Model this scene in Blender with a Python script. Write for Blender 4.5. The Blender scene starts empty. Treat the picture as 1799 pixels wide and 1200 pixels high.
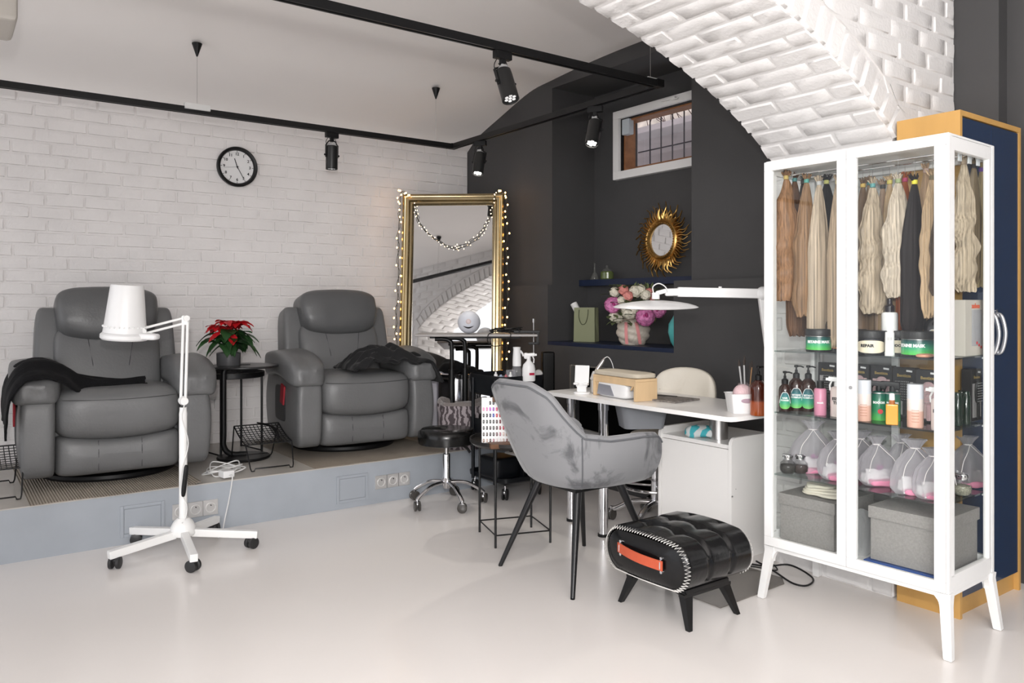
import bpy, math, random
import numpy as np
from math import sin, cos, pi, radians, sqrt, atan2
from mathutils import Vector, Matrix, Euler
R = radians
random.seed(7)
SC = bpy.context.scene
COL = SC.collection

# ------------------------------------------------------------------ camera
YAW = R(53.9)
cam_d = bpy.data.cameras.new('camera'); cam = bpy.data.objects.new('camera', cam_d); COL.objects.link(cam)
cam_d.sensor_width = 36; cam_d.lens = 1385/1799*36
cam_d.shift_y = -(600-535)/1799
cam_d.clip_start = .05
cam.location = (0, 0, 1.177)
cam.rotation_euler = (R(90), 0, YAW-R(90))
SC.camera = cam

# ------------------------------------------------------------------ world, lights, exposure
W = bpy.data.worlds.new('world'); SC.world = W; W.use_nodes = True
bg = W.node_tree.nodes['Background']
bg.inputs['Color'].default_value = (.93, .95, 1, 1); bg.inputs['Strength'].default_value = 1.15
def light(name, kind, loc, energy, color=(1, 1, 1), **k):
    d = bpy.data.lights.new(name, kind); o = bpy.data.objects.new(name, d); COL.objects.link(o)
    o.location = loc; d.energy = energy; d.color = color
    rot = k.pop('rot', None)
    for a, b in k.items(): setattr(d, a, b)
    if rot: o.rotation_euler = rot
    return o
light('studio_flash', 'POINT', (-.05, -.02, 1.44), 92, (1, .975, .95), shadow_soft_size=.035)
light('added_fill', 'AREA', (-1.2, -2.6, 2.1), 190, (1, .98, .97), shape='RECTANGLE', size=3.4, size_y=1.7, rot=(R(80), 0, R(-28)))  # added area fill behind the camera; no window is built there
SC.view_settings.view_transform = 'Standard'; SC.view_settings.look = 'None'
SC.view_settings.exposure = 0.38; SC.view_settings.gamma = 1; SC.view_settings.use_curve_mapping = False

# ------------------------------------------------------------------ materials
MATS = {}
def _new(name):
    m = bpy.data.materials.new(name); m.use_nodes = True
    nt = m.node_tree; return m, nt, nt.nodes['Principled BSDF']
def mat(name, col, rough=.5, metal=0, var=0, vscale=8, bump=0, bscale=60, coat=0, spec=.5, sheen=0, stretch=None, emit=None, alpha=1, trans=0, sss=0):
    if name in MATS: return MATS[name]
    m, nt, p = _new(name); N, L = nt.nodes, nt.links
    p.inputs['Base Color'].default_value = (*col, 1); p.inputs['Roughness'].default_value = rough
    p.inputs['Metallic'].default_value = metal; p.inputs['Coat Weight'].default_value = coat
    p.inputs['Specular IOR Level'].default_value = spec
    p.inputs['Coat Roughness'].default_value = .1
    if sheen: p.inputs['Sheen Weight'].default_value = sheen; p.inputs['Sheen Roughness'].default_value = .4
    if emit: p.inputs['Emission Color'].default_value = (*emit[0], 1); p.inputs['Emission Strength'].default_value = emit[1]
    if alpha < 1: p.inputs['Alpha'].default_value = alpha
    if trans: p.inputs['Transmission Weight'].default_value = trans
    tc = N.new('ShaderNodeTexCoord'); co = tc.outputs['Object']
    if stretch:
        mp = N.new('ShaderNodeMapping'); mp.inputs['Scale'].default_value = stretch; L.new(co, mp.inputs['Vector']); co = mp.outputs['Vector']
    if var:
        n = N.new('ShaderNodeTexNoise'); n.inputs['Scale'].default_value = vscale; n.inputs['Detail'].default_value = 5; L.new(co, n.inputs['Vector'])
        cr = N.new('ShaderNodeValToRGB'); cr.color_ramp.elements[0].position = .3; cr.color_ramp.elements[1].position = .7
        cr.color_ramp.elements[0].color = (*[max(0, c*(1-var)) for c in col], 1); cr.color_ramp.elements[1].color = (*[min(1, c*(1+var)) for c in col], 1)
        L.new(n.outputs['Fac'], cr.inputs['Fac']); L.new(cr.outputs['Color'], p.inputs['Base Color'])
    if bump:
        n = N.new('ShaderNodeTexNoise'); n.inputs['Scale'].default_value = bscale; n.inputs['Detail'].default_value = 4; L.new(co, n.inputs['Vector'])
        b = N.new('ShaderNodeBump'); b.inputs['Strength'].default_value = bump; b.inputs['Distance'].default_value = .01
        L.new(n.outputs['Fac'], b.inputs['Height']); L.new(b.outputs['Normal'], p.inputs['Normal'])
    MATS[name] = m; return m
def glass(name, tint=(1, 1, 1), ior=1.45, rough=.02, base=0.0, body=None):
    """clear sheet glass: transparent + fresnel gloss, optional milky body share"""
    if name in MATS: return MATS[name]
    m = bpy.data.materials.new(name); m.use_nodes = True; nt = m.node_tree; N, L = nt.nodes, nt.links
    for n in list(N): N.remove(n)
    out = N.new('ShaderNodeOutputMaterial'); t = N.new('ShaderNodeBsdfTransparent'); t.inputs[0].default_value = (*tint, 1)
    g = N.new('ShaderNodeBsdfGlossy'); g.inputs['Roughness'].default_value = rough
    f = N.new('ShaderNodeFresnel'); f.inputs['IOR'].default_value = ior; mx = N.new('ShaderNodeMixShader')
    ge = N.new('ShaderNodeNewGeometry'); mu = N.new('ShaderNodeMath'); mu.operation = 'SUBTRACT'; mu.use_clamp = True   # gloss only where light enters the sheet
    L.new(f.outputs[0], mu.inputs[0]); L.new(ge.outputs['Backfacing'], mu.inputs[1])
    L.new(mu.outputs[0], mx.inputs[0]); L.new(t.outputs[0], mx.inputs[1]); L.new(g.outputs[0], mx.inputs[2]); last = mx
    if body:
        d = N.new('ShaderNodeBsdfDiffuse'); d.inputs[0].default_value = (*body, 1); m2 = N.new('ShaderNodeMixShader'); m2.inputs[0].default_value = base
        L.new(mx.outputs[0], m2.inputs[1]); L.new(d.outputs[0], m2.inputs[2]); last = m2
    L.new(last.outputs[0], out.inputs[0]); MATS[name] = m; return m
def organza(name, col, a=.3):
    if name in MATS: return MATS[name]
    m = bpy.data.materials.new(name); m.use_nodes = True; nt = m.node_tree; N, L = nt.nodes, nt.links
    for n in list(N): N.remove(n)
    out = N.new('ShaderNodeOutputMaterial'); t = N.new('ShaderNodeBsdfTransparent'); d = N.new('ShaderNodeBsdfDiffuse'); d.inputs[0].default_value = (*col, 1)
    tl = N.new('ShaderNodeBsdfTranslucent'); tl.inputs[0].default_value = (*col, 1); m0 = N.new('ShaderNodeMixShader'); m0.inputs[0].default_value = .4
    L.new(d.outputs[0], m0.inputs[1]); L.new(tl.outputs[0], m0.inputs[2])
    lw = N.new('ShaderNodeLayerWeight'); lw.inputs[0].default_value = .35
    mr = N.new('ShaderNodeMapRange'); mr.inputs[3].default_value = a; mr.inputs[4].default_value = min(1, a+.55); L.new(lw.outputs['Facing'], mr.inputs[0])
    mx = N.new('ShaderNodeMixShader'); L.new(mr.outputs[0], mx.inputs[0]); L.new(t.outputs[0], mx.inputs[1]); L.new(m0.outputs[0], mx.inputs[2])
    L.new(mx.outputs[0], out.inputs[0]); MATS[name] = m; return m
def ramp_mat(name, axis, stops, rough=.5, coat=0, lo=0, hi=1):
    """colour printed along one object axis (ombre hair, two-tone labels)"""
    if name in MATS: return MATS[name]
    m, nt, p = _new(name); N, L = nt.nodes, nt.links
    tc = N.new('ShaderNodeTexCoord'); sx = N.new('ShaderNodeSeparateXYZ'); L.new(tc.outputs['Object'], sx.inputs[0])
    mr = N.new('ShaderNodeMapRange'); mr.inputs[1].default_value = lo; mr.inputs[2].default_value = hi; L.new(sx.outputs['XYZ'.index(axis)], mr.inputs[0])
    cr = N.new('ShaderNodeValToRGB'); L.new(mr.outputs[0], cr.inputs[0])
    while len(cr.color_ramp.elements) < len(stops): cr.color_ramp.elements.new(.5)
    for e, (q, c) in zip(cr.color_ramp.elements, stops): e.position = q; e.color = (*c, 1)
    L.new(cr.outputs[0], p.inputs['Base Color']); p.inputs['Roughness'].default_value = rough; p.inputs['Coat Weight'].default_value = coat
    MATS[name] = m; return m

# ------------------------------------------------------------------ mesh builder
def T(loc=(0, 0, 0), rot=(0, 0, 0), s=1):
    m = Matrix.Translation(loc) @ Euler(rot).to_matrix().to_4x4()
    if s != 1: m = m @ (Matrix.Scale(s, 4) if not isinstance(s, tuple) else Matrix.Diagonal((*s, 1)))
    return m
def spline(pts, n=6, closed=False):
    P = [Vector(p) for p in pts]; out = []; k = len(P)
    rng = range(k) if closed else range(k-1)
    for i in rng:
        g = (lambda j: P[j % k]) if closed else (lambda j: P[min(max(j, 0), k-1)])
        p0, p1, p2, p3 = g(i-1), g(i), g(i+1), g(i+2)
        for j in range(n):
            t = j/n
            out.append(.5*((2*p1)+(p2-p0)*t+(2*p0-5*p1+4*p2-p3)*t*t+(3*p1-p0-3*p2+p3)*t**3))
    if not closed: out.append(P[-1])
    return out
class MB:
    def __init__(s): s.v = []; s.f = []; s.m = []; s.wn = False
    def add(s, vs, fs, mi=0, M=None):
        b = len(s.v)
        if M is not None: vs = [M @ Vector(v) for v in vs]
        s.v += [tuple(v) for v in vs]; s.f += [tuple(i+b for i in f) for f in fs]; s.m += [mi]*len(fs); return s
    def box(s, c, size, rot=(0, 0, 0), r=0, mi=0, k=1, M=None):
        hx, hy, hz = [q/2 for q in size]; m = T(c, rot)
        if M is not None: m = M @ m
        if r <= 0:
            vs = [(x*hx, y*hy, z*hz) for x in (-1, 1) for y in (-1, 1) for z in (-1, 1)]
            return s.add(vs, [(0, 1, 3, 2), (4, 6, 7, 5), (0, 4, 5, 1), (2, 3, 7, 6), (0, 2, 6, 4), (1, 5, 7, 3)], mi, m)
        s.wn = True; r = min(r, hx, hy, hz)*.9999
        a = [(-1+i/k, -1) for i in range(k)]+[(0, -1), (0, 1)]+[((i+1)/k, 1) for i in range(k)]
        idx = {}; vs = []; fs = []
        def vid(d, sg):
            n = sqrt(sum(q*q for q in d)); p = tuple(round(g*(h-r)+r*q/n, 6) for g, h, q in zip(sg, (hx, hy, hz), d))
            if p not in idx: idx[p] = len(vs); vs.append(p)
            return idx[p]
        for ax in range(3):
            for sd in (-1, 1):
                G = []
                for (u, su) in a:
                    row = []
                    for (v, sv) in a:
                        d = [0, 0, 0]; g = [0, 0, 0]; d[ax] = sd; g[ax] = sd
                        d[(ax+1) % 3] = u; g[(ax+1) % 3] = su; d[(ax+2) % 3] = v; g[(ax+2) % 3] = sv
                        row.append(vid(d, g))
                    G.append(row)
                for i in range(len(a)-1):
                    for j in range(len(a)-1):
                        q = (G[i][j], G[i+1][j], G[i+1][j+1], G[i][j+1])
                        if sd < 0: q = q[::-1]
                        if len(set(q)) == 4: fs.append(q)
                        elif len(set(q)) == 3:
                            w = []; [w.append(x) for x in q if x not in w]; fs.append(tuple(w))
        return s.add(vs, fs, mi, m)
    def tube(s, pts, r, n=8, closed=False, mi=0, flat=None, M=None):
        P = [Vector(p) for p in pts]; k = len(P); vs = []; fs = []
        up = None
        for i in range(k):
            a = P[(i-1) % k] if (closed or i > 0) else P[i]; b = P[(i+1) % k] if (closed or i < k-1) else P[i]
            t = (b-a)
            if t.length < 1e-9: t = Vector((0, 0, 1))
            t.normalize()
            if up is None: up = Vector((0, 0, 1)) if abs(t.z) < .9 else Vector((1, 0, 0))
            x = up.cross(t)
            if x.length < 1e-6: x = Vector((1, 0, 0)).cross(t)
            x.normalize(); y = t.cross(x); up = y
            rr = r[i] if isinstance(r, (list, tuple)) else r
            for j in range(n):
                an = 2*pi*j/n; q = P[i]+x*cos(an)*rr+y*sin(an)*rr*(flat or 1); vs.append(q)
        for i in range(k if closed else k-1):
            for j in range(n):
                a = i*n+j; b = i*n+(j+1) % n; c = ((i+1) % k)*n+(j+1) % n; d = ((i+1) % k)*n+j; fs.append((a, b, c, d))
        if not closed: fs.append(tuple(range(n))[::-1]); fs.append(tuple((k-1)*n+j for j in range(n)))
        return s.add(vs, fs, mi, M)
    def cyl(s, p0, p1, r0, r1=None, n=24, mi=0, M=None):
        return s.tube([p0, p1], [r0, r0 if r1 is None else r1], n, mi=mi, M=M)
    def lathe(s, prof, c=(0, 0, 0), n=32, mi=0, M=None, sc=(1, 1), cap=True):
        vs = []; fs = []; k = len(prof)
        for (r, z) in prof:
            for j in range(n): a = 2*pi*j/n; vs.append((c[0]+max(r, 1e-5)*cos(a)*sc[0], c[1]+max(r, 1e-5)*sin(a)*sc[1], c[2]+z))
        for i in range(k-1):
            for j in range(n): fs.append((i*n+j, i*n+(j+1) % n, (i+1)*n+(j+1) % n, (i+1)*n+j))
        if cap:
            fs.append(tuple(range(n))[::-1]); fs.append(tuple((k-1)*n+j for j in range(n)))
        return s.add(vs, fs, mi, M)
    def soft(s, c, size, e=(.4, .4), n=10, fn=None, rot=(0, 0, 0), mi=0, M=None):
        """soft cushion: cube grid pushed towards a rounded box; e = roundness; fn(x,y,z in -1..1, p) -> p"""
        idx = {}; vs = []; fs = []; h = [q/2 for q in size]; m = T(c, rot)
        if M is not None: m = M @ m
        lin = [sin((-1+2*i/n)*pi/2*.94)/sin(pi/2*.94) for i in range(n+1)]
        pw = 2/e[0]
        def vid(q):
            key = tuple(round(x, 5) for x in q)
            if key in idx: return idx[key]
            nn = (abs(q[0])**pw+abs(q[1])**pw+abs(q[2])**pw)**(1/pw)
            u = [x/nn for x in q]; p = Vector([a*b for a, b in zip(u, h)])
            if fn: p = Vector(fn(u[0], u[1], u[2], p))
            idx[key] = len(vs); vs.append(p); return idx[key]
        for ax in range(3):
            for sd in (-1, 1):
                G = []
                for u in lin:
                    row = []
                    for v in lin:
                        d = [0, 0, 0]; d[ax] = sd; d[(ax+1) % 3] = u; d[(ax+2) % 3] = v; row.append(vid(d))
                    G.append(row)
                for i in range(n):
                    for j in range(n):
                        q = (G[i][j], G[i+1][j], G[i+1][j+1], G[i][j+1]); fs.append(q if sd > 0 else q[::-1])
        return s.add(vs, fs, mi, m)
    def prism(s, poly, h, M=None, mi=0):
        """poly in local XY, extruded 0..h along Z"""
        k = len(poly); vs = [(x, y, 0) for x, y in poly]+[(x, y, h) for x, y in poly]
        fs = [tuple(range(k))[::-1], tuple(range(k, 2*k))]+[(i, (i+1) % k, k+(i+1) % k, k+i) for i in range(k)]
        return s.add(vs, fs, mi, M)
    def grid(s, fn, nu, nv, mi=0, th=0, M=None, cu=False):
        vs = [Vector(fn(i/nu, j/nv)) for i in range(nu+1) for j in range(nv+1)]; w = nv+1
        fs = [(i*w+j, (i+1)*w+j, (i+1)*w+j+1, i*w+j+1) for i in range(nu) for j in range(nv)]
        if not th: return s.add(vs, fs, mi, M)
        nr = [Vector((0, 0, 0)) for _ in vs]
        for f in fs:
            q = (vs[f[2]]-vs[f[0]]).cross(vs[f[3]]-vs[f[1]])
            for i in f: nr[i] += q
        b = len(vs); v2 = [v-(x.normalized() if x.length > 0 else x)*th for v, x in zip(vs, nr)]
        f2 = [tuple(i+b for i in f[::-1]) for f in fs]
        rim = []
        for j in range(nv):
            rim += [(j+1, j, j+b, j+1+b), (nu*w+j, nu*w+j+1, nu*w+j+1+b, nu*w+j+b)]
        for i in range(nu):
            rim += [(i*w, (i+1)*w, (i+1)*w+b, i*w+b), ((i+1)*w+nv, i*w+nv, i*w+nv+b, (i+1)*w+nv+b)]
        return s.add(vs+v2, fs+f2+rim, mi, M)
    def sph(s, c, r, n=12, m=8, mi=0, M=None):
        rr = r if isinstance(r, (tuple, list)) else (r, r, r)
        return s.lathe([(sin(pi*i/m), -cos(pi*i/m)) for i in range(m+1)], (0, 0, 0), n, mi, (M or Matrix()) @ T(c) @ Matrix.Diagonal((*rr, 1)), cap=False)
    def obj(s, name, mats, parent=None, loc=None, rot=None, ang=38, smooth=True):
        me = bpy.data.meshes.new(name); me.from_pydata(s.v, [], s.f)
        if not isinstance(mats, (list, tuple)): mats = [mats]
        for q in mats: me.materials.append(q)
        me.polygons.foreach_set('material_index', s.m); me.update()
        if smooth:
            me.polygons.foreach_set('use_smooth', [True]*len(me.polygons)); me.set_sharp_from_angle(angle=R(ang))
        o = bpy.data.objects.new(name, me); COL.objects.link(o)
        if s.wn:
            w = o.modifiers.new('wn', 'WEIGHTED_NORMAL'); w.keep_sharp = True
        if parent: o.parent = parent
        if loc: o.location = loc
        if rot: o.rotation_euler = rot
        return o
def tag(o, label, cat, group=None):
    o['label'] = label; o['category'] = cat
    if group: o['group'] = group
    return o
def thing(name, label, cat, loc=(0, 0, 0), rz=0, group=None, rot=None):
    o = bpy.data.objects.new(name, None); COL.objects.link(o); o.location = loc; o.rotation_euler = rot or (0, 0, rz)
    o.empty_display_size = .05
    return tag(o, label, cat, group)
def struct(o): o['kind'] = 'structure'; return o
def copy_tree(o, parent=None):
    c = o.copy(); COL.objects.link(c); c.parent = parent
    for ch in list(o.children): copy_tree(ch, c)
    return c
def dup(root, loc, rz=None, label=None, group=None):
    c = copy_tree(root); c.location = loc
    if rz is not None: c.rotation_euler = (0, 0, rz)
    if label: c['label'] = label
    if group: c['group'] = group
    return c
def text(name, body, size, m, M, parent, ext=.0006, align='CENTER', sx=1, bold=0):
    cu = bpy.data.curves.new(name, 'FONT'); cu.body = body; cu.size = size; cu.extrude = ext; cu.align_x = align; cu.align_y = 'CENTER'; cu.resolution_u = 2; cu.offset = bold
    t = bpy.data.objects.new(name, cu); COL.objects.link(t)
    dg = bpy.context.evaluated_depsgraph_get(); me = bpy.data.meshes.new_from_object(t.evaluated_get(dg))
    bpy.data.objects.remove(t); me.transform(Matrix.Diagonal((sx, 1, 1, 1))); me.transform(M)
    me.materials.clear(); me.materials.append(m)
    o = bpy.data.objects.new(name, me); COL.objects.link(o); o.parent = parent; return o
def curved_text(name, body, size, m, rad, z, ang, parent, sx=1, bold=0, ext=.0003):
    """lettering wrapped round a vertical cylinder of radius rad about the parent's z axis, facing angle ang"""
    o = text(name, body, size, m, Matrix(), parent, ext, sx=sx, bold=bold)
    for v in o.data.vertices:
        a = ang+v.co.x/rad; q = rad+.0006+v.co.z; v.co = (q*cos(a), q*sin(a), z+v.co.y)
    return o
WHITE = mat('white_lacquer', (.86, .86, .85), .3)
WPLAS = mat('white_plastic', (.84, .84, .84), .35)
BLACK = mat('black_plastic', (.006, .006, .0065), .45, spec=.3)
BMET = mat('black_metal', (.007, .007, .0075), .4, 0, spec=.35)
CHROME = mat('chrome', (.8, .8, .82), .12, 1)
STEEL = mat('brushed_steel', (.55, .54, .53), .3, 1)
# ================================================================== room shell
BRICK = mat('white_painted_brick', (.80, .775, .765), .62, var=.035, vscale=5, bump=.25, bscale=70)
BRICK2 = mat('bright_painted_brick', (.76, .745, .735), .6, var=.02, vscale=5, bump=.25, bscale=70)
DARK = mat('charcoal_wall_paint', (.053, .052, .053), .62, var=.09, vscale=2.2, bump=.12, bscale=18)
CEIL = mat('ceiling_plaster', (.93, .90, .88), .8, var=.02, vscale=1.5)
FLOOR = mat('epoxy_floor', (.80, .765, .74), .22, var=.02, vscale=1.2, spec=.5)
PTOP = mat('platform_top', (.50, .47, .43), .3, var=.05, vscale=3)
RISER = mat('riser_blue_grey', (.36, .39, .43), .55, var=.06, vscale=4, bump=.06, bscale=12)
NAVY = mat('navy_board', (.008, .016, .045), .45)
YB = 5.42; XD = 3.5; XL = 3.46
b = MB(); b.box((.5, 1.0, -.06), (9.4, 9.2, .12)); struct(b.obj('floor', FLOOR))
b = MB(); b.box((0, 4.84, .1225), (6.9, 1.2, .245)); pass
b.box((0, 4.839, .2475), (6.9, 1.202, .005), mi=1); struct(b.obj('platform', [RISER, PTOP]))

def bricks(b, u0, u1, v0, v1, mp, L=.197, H=.0630, J=.0125, depth=.005, seed=1, clamp=None, rough=.0025, soft=(.035, .1), tl=.003):
    """running-bond painted bricks; mp(u,v,d) -> point, d = outward relief"""
    rd = random.Random(seed); row = 0; v = v0
    sx_, sy_ = soft; us = [0, sx_, .3, .65, 1-sx_, 1]; vs_ = [0, sy_, .5, 1-sy_, 1]
    while v < v1-.01:
        h = min(H, v1-v); u = u0-(L+J)*(rd.random()*.12+(0 if row % 2 else .5))
        while u < u1:
            ln = L*(1+rd.uniform(-.05, .05)); a = max(u, u0); c = min(u+ln, u1); u += ln+J
            if c-a < .02: continue
            tilt = rd.uniform(-tl, tl); base = rd.uniform(-tl, tl)*.6; V = []
            jx = rd.uniform(-.002, .002)
            ok = True
            for i, s_ in enumerate(us):
                for j, t_ in enumerate(vs_):
                    uu = a+(c-a)*s_; vv = v+h*t_
                    edge = i in (0, 5) or j in (0, 4)
                    d = -.004 if edge else depth+base+tilt*(s_-.5)*2+rd.uniform(-rough, rough)
                    if not edge: uu += rd.uniform(-.002, .002); vv += rd.uniform(-.0015, .0015)
                    else: uu += rd.uniform(-.0012, .0012); vv += rd.uniform(-.0012, .0012)
                    if clamp:
                        lo = clamp(uu); 
                        if vv < lo: vv = lo+(.002 if not edge else 0)
                    V.append((uu, vv, d))
            if clamp and max(q[1] for q in V)-min(q[1] for q in V) < .012: continue
            if clamp and max(q[1] for q in V) <= clamp((a+c)/2)+.012: continue
            b.add([mp(*q) for q in V], [(i*5+j, (i+1)*5+j, (i+1)*5+j+1, i*5+j+1) for i in range(5) for j in range(4)])
        v += H+J; row += 1

# brick wall behind the platform
b = MB(); b.box((.2, YB+.15, 1.35), (7.4, .3, 2.9))
bricks(b, -3.1, 3.49, .255, 2.50, lambda u, v, d: (u, YB-d, v), seed=3, soft=(.009, .030), tl=.0008, rough=.0012, depth=.0095); struct(b.obj('wall_back', BRICK, ang=50))

# charcoal wall with niches, window hole and fireplace recess
b = MB()
def blk(x0, x1, y0, y1, z0, z1, mi=0): b.box(((x0+x1)/2, (y0+y1)/2, (z0+z1)/2), (x1-x0, y1-y0, z1-z0), mi=mi)
blk(XD, 4.03, 4.32, YB+.3, 0, 3.1); blk(XL, XD, 4.32, YB, 0, 1.315)
blk(XD, 4.3, 3.05, 4.32, 2.70, 3.1); blk(XD, 4.3, 1.9, 3.05, 1.315, 3.1); blk(XL, 4.3, 1.9, 3.149, 0, 1.315)
blk(3.9, 4.05, 3.05, 3.12, 1.3, 2.7); blk(3.9, 4.05, 4.03, 4.32, 1.3, 2.7); blk(3.9, 4.05, 3.12, 4.03, 1.3, 2.11); blk(3.9, 4.05, 3.12, 4.03, 2.485, 2.7)
blk(3.83, 4.3, 3.149, 4.32, 0, 1.315)
blk(XL, 3.83, 3.149, 4.32, .775, .895); blk(XL, 3.83, 4.075, 4.32, 0, .775); blk(XL, 3.83, 3.149, 3.3, 0, .775); blk(XL, 3.83, 3.3, 4.075, 0, .03)
blk(3.62, 4.3, 1.478, 1.9, 0, 3.1); blk(3.70, 4.3, -3.3, 1.478, 0, 3.1)
struct(b.obj('wall_right', DARK))
b = MB(); g = MB()
for (y, w) in ((4.07, .012),): b.box((XL+.01, y, .40), (.03, w, .74))
b.box((XL+.06, 3.70, .768), (.12, .74, .01)); struct(b.obj('trim_1', mat('recess_metal', (.45, .43, .40), .4, .8)))
b = MB(); b.box((3.66, 3.69, .39), (.30, .70, .70)); struct(b.obj('trim_2', mat('recess_black', (.002, .002, .002), .9, spec=.05)))  # dark inside of the recess drawn as a solid matt black block
b = MB(); b.box((3.64, 3.735, .9075), (.36, 1.17, .025), r=.001); tag(b.obj('niche_shelf', NAVY), 'navy shelf board in the lower wall niche under the gift bag', 'shelf')
b = MB(); b.box((3.825, 3.685, 1.331), (.15, 1.27, .044), r=.001); tag(b.obj('niche_shelf', NAVY), 'navy shelf ledge in the upper wall niche below the sunburst mirror', 'shelf')
# far wall of the near bay, seen only in the mirrors
b = MB(); b.box((1.2, -3.15, 1.5), (5.6, .3, 3.1)); b.box((1.6, -2.98, .55), (1.1, .05, 1.0), mi=1); struct(b.obj('wall_front', [mat('pale_grey_paint', (.50, .51, .53), .7), mat('blue_panel', (.03, .13, .27), .4)]))
b = MB(); b.box((1.5, -.7, 3.0), (5.8, 5.0, .15)); struct(b.obj('ceiling_front', CEIL))

# vaulted ceiling
VP = spline([(0, 5.46, 2.385), (0, 5.385, 2.441), (0, 5.252, 2.52), (0, 4.944, 2.62), (0, 4.584, 2.728), (0, 4.32, 2.757), (0, 3.89, 2.786), (0, 3.45, 2.796), (0, 3.0, 2.785), (0, 2.6, 2.74), (0, 2.2, 2.66)], 5)
b = MB(); b.grid(lambda u, v: (-3.1+6.62*u, VP[round(v*(len(VP)-1))].y, VP[round(v*(len(VP)-1))].z), 4, len(VP)-1, th=.1); o = struct(b.obj('ceiling', CEIL, ang=60))

# brick arch across the room and its pier
XC, AZ, AA, AB, AN = 1.35, 1.7, 1.84, .685, 1.6
XS = 3.10
def az(x):
    u = min(abs(x-XC)/AA, 1); return AZ+AB*(1-u**AN)**(1/AN)
YN, YF = 1.66, 2.23
ax = [2*XC-XS+(2*XS-2*XC)*(.5-.5*cos(pi*i/400)) for i in range(401)]
pts = [(x, az(x)) for x in ax]; arc = [0]
for i in range(1, len(pts)): arc.append(arc[-1]+math.dist(pts[i], pts[i-1]))
A = np.array(arc); PX = np.array([p[0] for p in pts]); PZ = np.array([p[1] for p in pts])
def arcpt(s):
    x = float(np.interp(s, A, PX)); z = float(np.interp(s, A, PZ)); e = .02
    q = min(max(s, e), A[-1]-e)
    dx = float(np.interp(q+e, A, PX)-np.interp(q-e, A, PX)); dz = float(np.interp(q+e, A, PZ)-np.interp(q-e, A, PZ)); n = math.hypot(dx, dz)
    return x, z, dz/n, -dx/n       # inward normal (towards the opening)
b = MB()
# solid core of the arch: strips between soffit and top
core = [(x, az(x)+.002) for x in ax[::8]]
for i in range(len(core)-1):
    (x0, z0), (x1, z1) = core[i], core[i+1]
    vs = [(x0, YN, z0), (x1, YN, z1), (x1, YN, 3.0), (x0, YN, 3.0), (x0, YF, z0), (x1, YF, z1), (x1, YF, 3.0), (x0, YF, 3.0)]
    b.add(vs, [(0, 1, 2, 3), (5, 4, 7, 6), (4, 5, 1, 0), (3, 2, 6, 7)])
# soffit courses run along Y
def soff(u, v, d):
    x, z, nx, nz = arcpt(v); return (x+nx*d, u, z+nz*d)
bricks(b, YN-.003, YF+.010, .004, A[-1]-.003, soff, L=.235, H=.0725, J=.0120, depth=.0042, seed=5, rough=.0012, soft=(.03, .09), tl=.0015)
# soldier ring + courses on both faces
for yy, sg, sd in ((YN, -1, 8), (YF, 1, 9)):
    rg = random.Random(sd)
    def ring(u, v, d):
        x, z, nx, nz = arcpt(u); return (x-nx*v, yy+sg*d, z-nz*v)
    s = .0
    while s < A[-1]-.03:
        w = .068; V = []
        L0 = .125+rg.uniform(-.012, .02)
        for i, q in enumerate((0, .08, .5, .92, 1)):
            for j, t in enumerate((0, .06, .5, .94, 1)):
                e = i in (0, 4) or j in (0, 4); V.append(ring(s+w*q, .006+L0*t, -.004 if e else .013+rg.uniform(-.004, .004)))
        fs = [(i*5+j, (i+1)*5+j, (i+1)*5+j+1, i*5+j+1) for i in range(4) for j in range(4)]
        b.add(V, fs); s += w+.0135
    cl = lambda x: (az(x)+.150/max(.45, abs(cos(math.atan((az(x+.01)-az(x-.01))/.02)))) if abs(x-XC) < XS-XC-.01 else (1.98 if abs(x-XC) < XS-XC+.11 else 0))
    b.box((-1.0, (YN+YF)/2, 2.4), (1.18, YF-YN-.002, 1.2)) if sg < 0 else None
    bricks(b, -1.6, 3.615, 1.75, 2.98, lambda u, v, d: (u, yy+sg*d, v), seed=sd+1, clamp=cl, H=.071, L=.215, J=.013, depth=.0048, rough=.0014, soft=(.035, .09), tl=.0018)
# pier(s)
for (x0, x1) in ((3.10, 3.62), (-1.6, 2*XC-3.10)):
    b.box(((x0+x1)/2, (YN+YF)/2, 1.5), (x1-x0-.004, YF-YN, 3.0))
    bricks(b, YN, YF, .0, 1.83, (lambda u, v, d: (3.10-d, u, v)) if x0 > 0 else (lambda u, v, d: (2*XC-3.10+d, u, v)), seed=12, depth=.005)
    for yy, sg in ((YN, -1), (YF, 1)): bricks(b, x0, x1, 0, 1.75, lambda u, v, d: (u, yy+sg*d, v), seed=14, depth=.005)
struct(b.obj('wall_arch', BRICK2, ang=50))

# ---- window in the upper niche
FRM = mat('window_frame_paint', (.80, .79, .78), .4); WOOD = mat('window_timber', (.30, .13, .055), .5, var=.2, vscale=20)
w = bpy.data.objects.new('window_1', None); COL.objects.link(w); struct(w)
b = MB(); y0, y1, z0, z1 = 3.06, 4.084, 2.055, 2.535
def fr(b, x, y0, y1, z0, z1, t, d, r=.002, mi=0):
    b.box((x, (y0+y1)/2, z0+t/2), (d, y1-y0, t), r=r, mi=mi); b.box((x, (y0+y1)/2, z1-t/2), (d, y1-y0, t), r=r, mi=mi)
    b.box((x, y0+t/2, (z0+z1)/2), (d, t, z1-z0-2*t), r=r, mi=mi); b.box((x, y1-t/2, (z0+z1)/2), (d, t, z1-z0-2*t), r=r, mi=mi)
fr(b, 3.885, y0, y1, z0, z1, .055, .05); b.obj('window_frame', FRM, w)
b = MB(); fr(b, 3.96, 3.12, 4.03, 2.11, 2.485, .022, .10, mi=0); b.obj('window_lining', WOOD, w)
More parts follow.
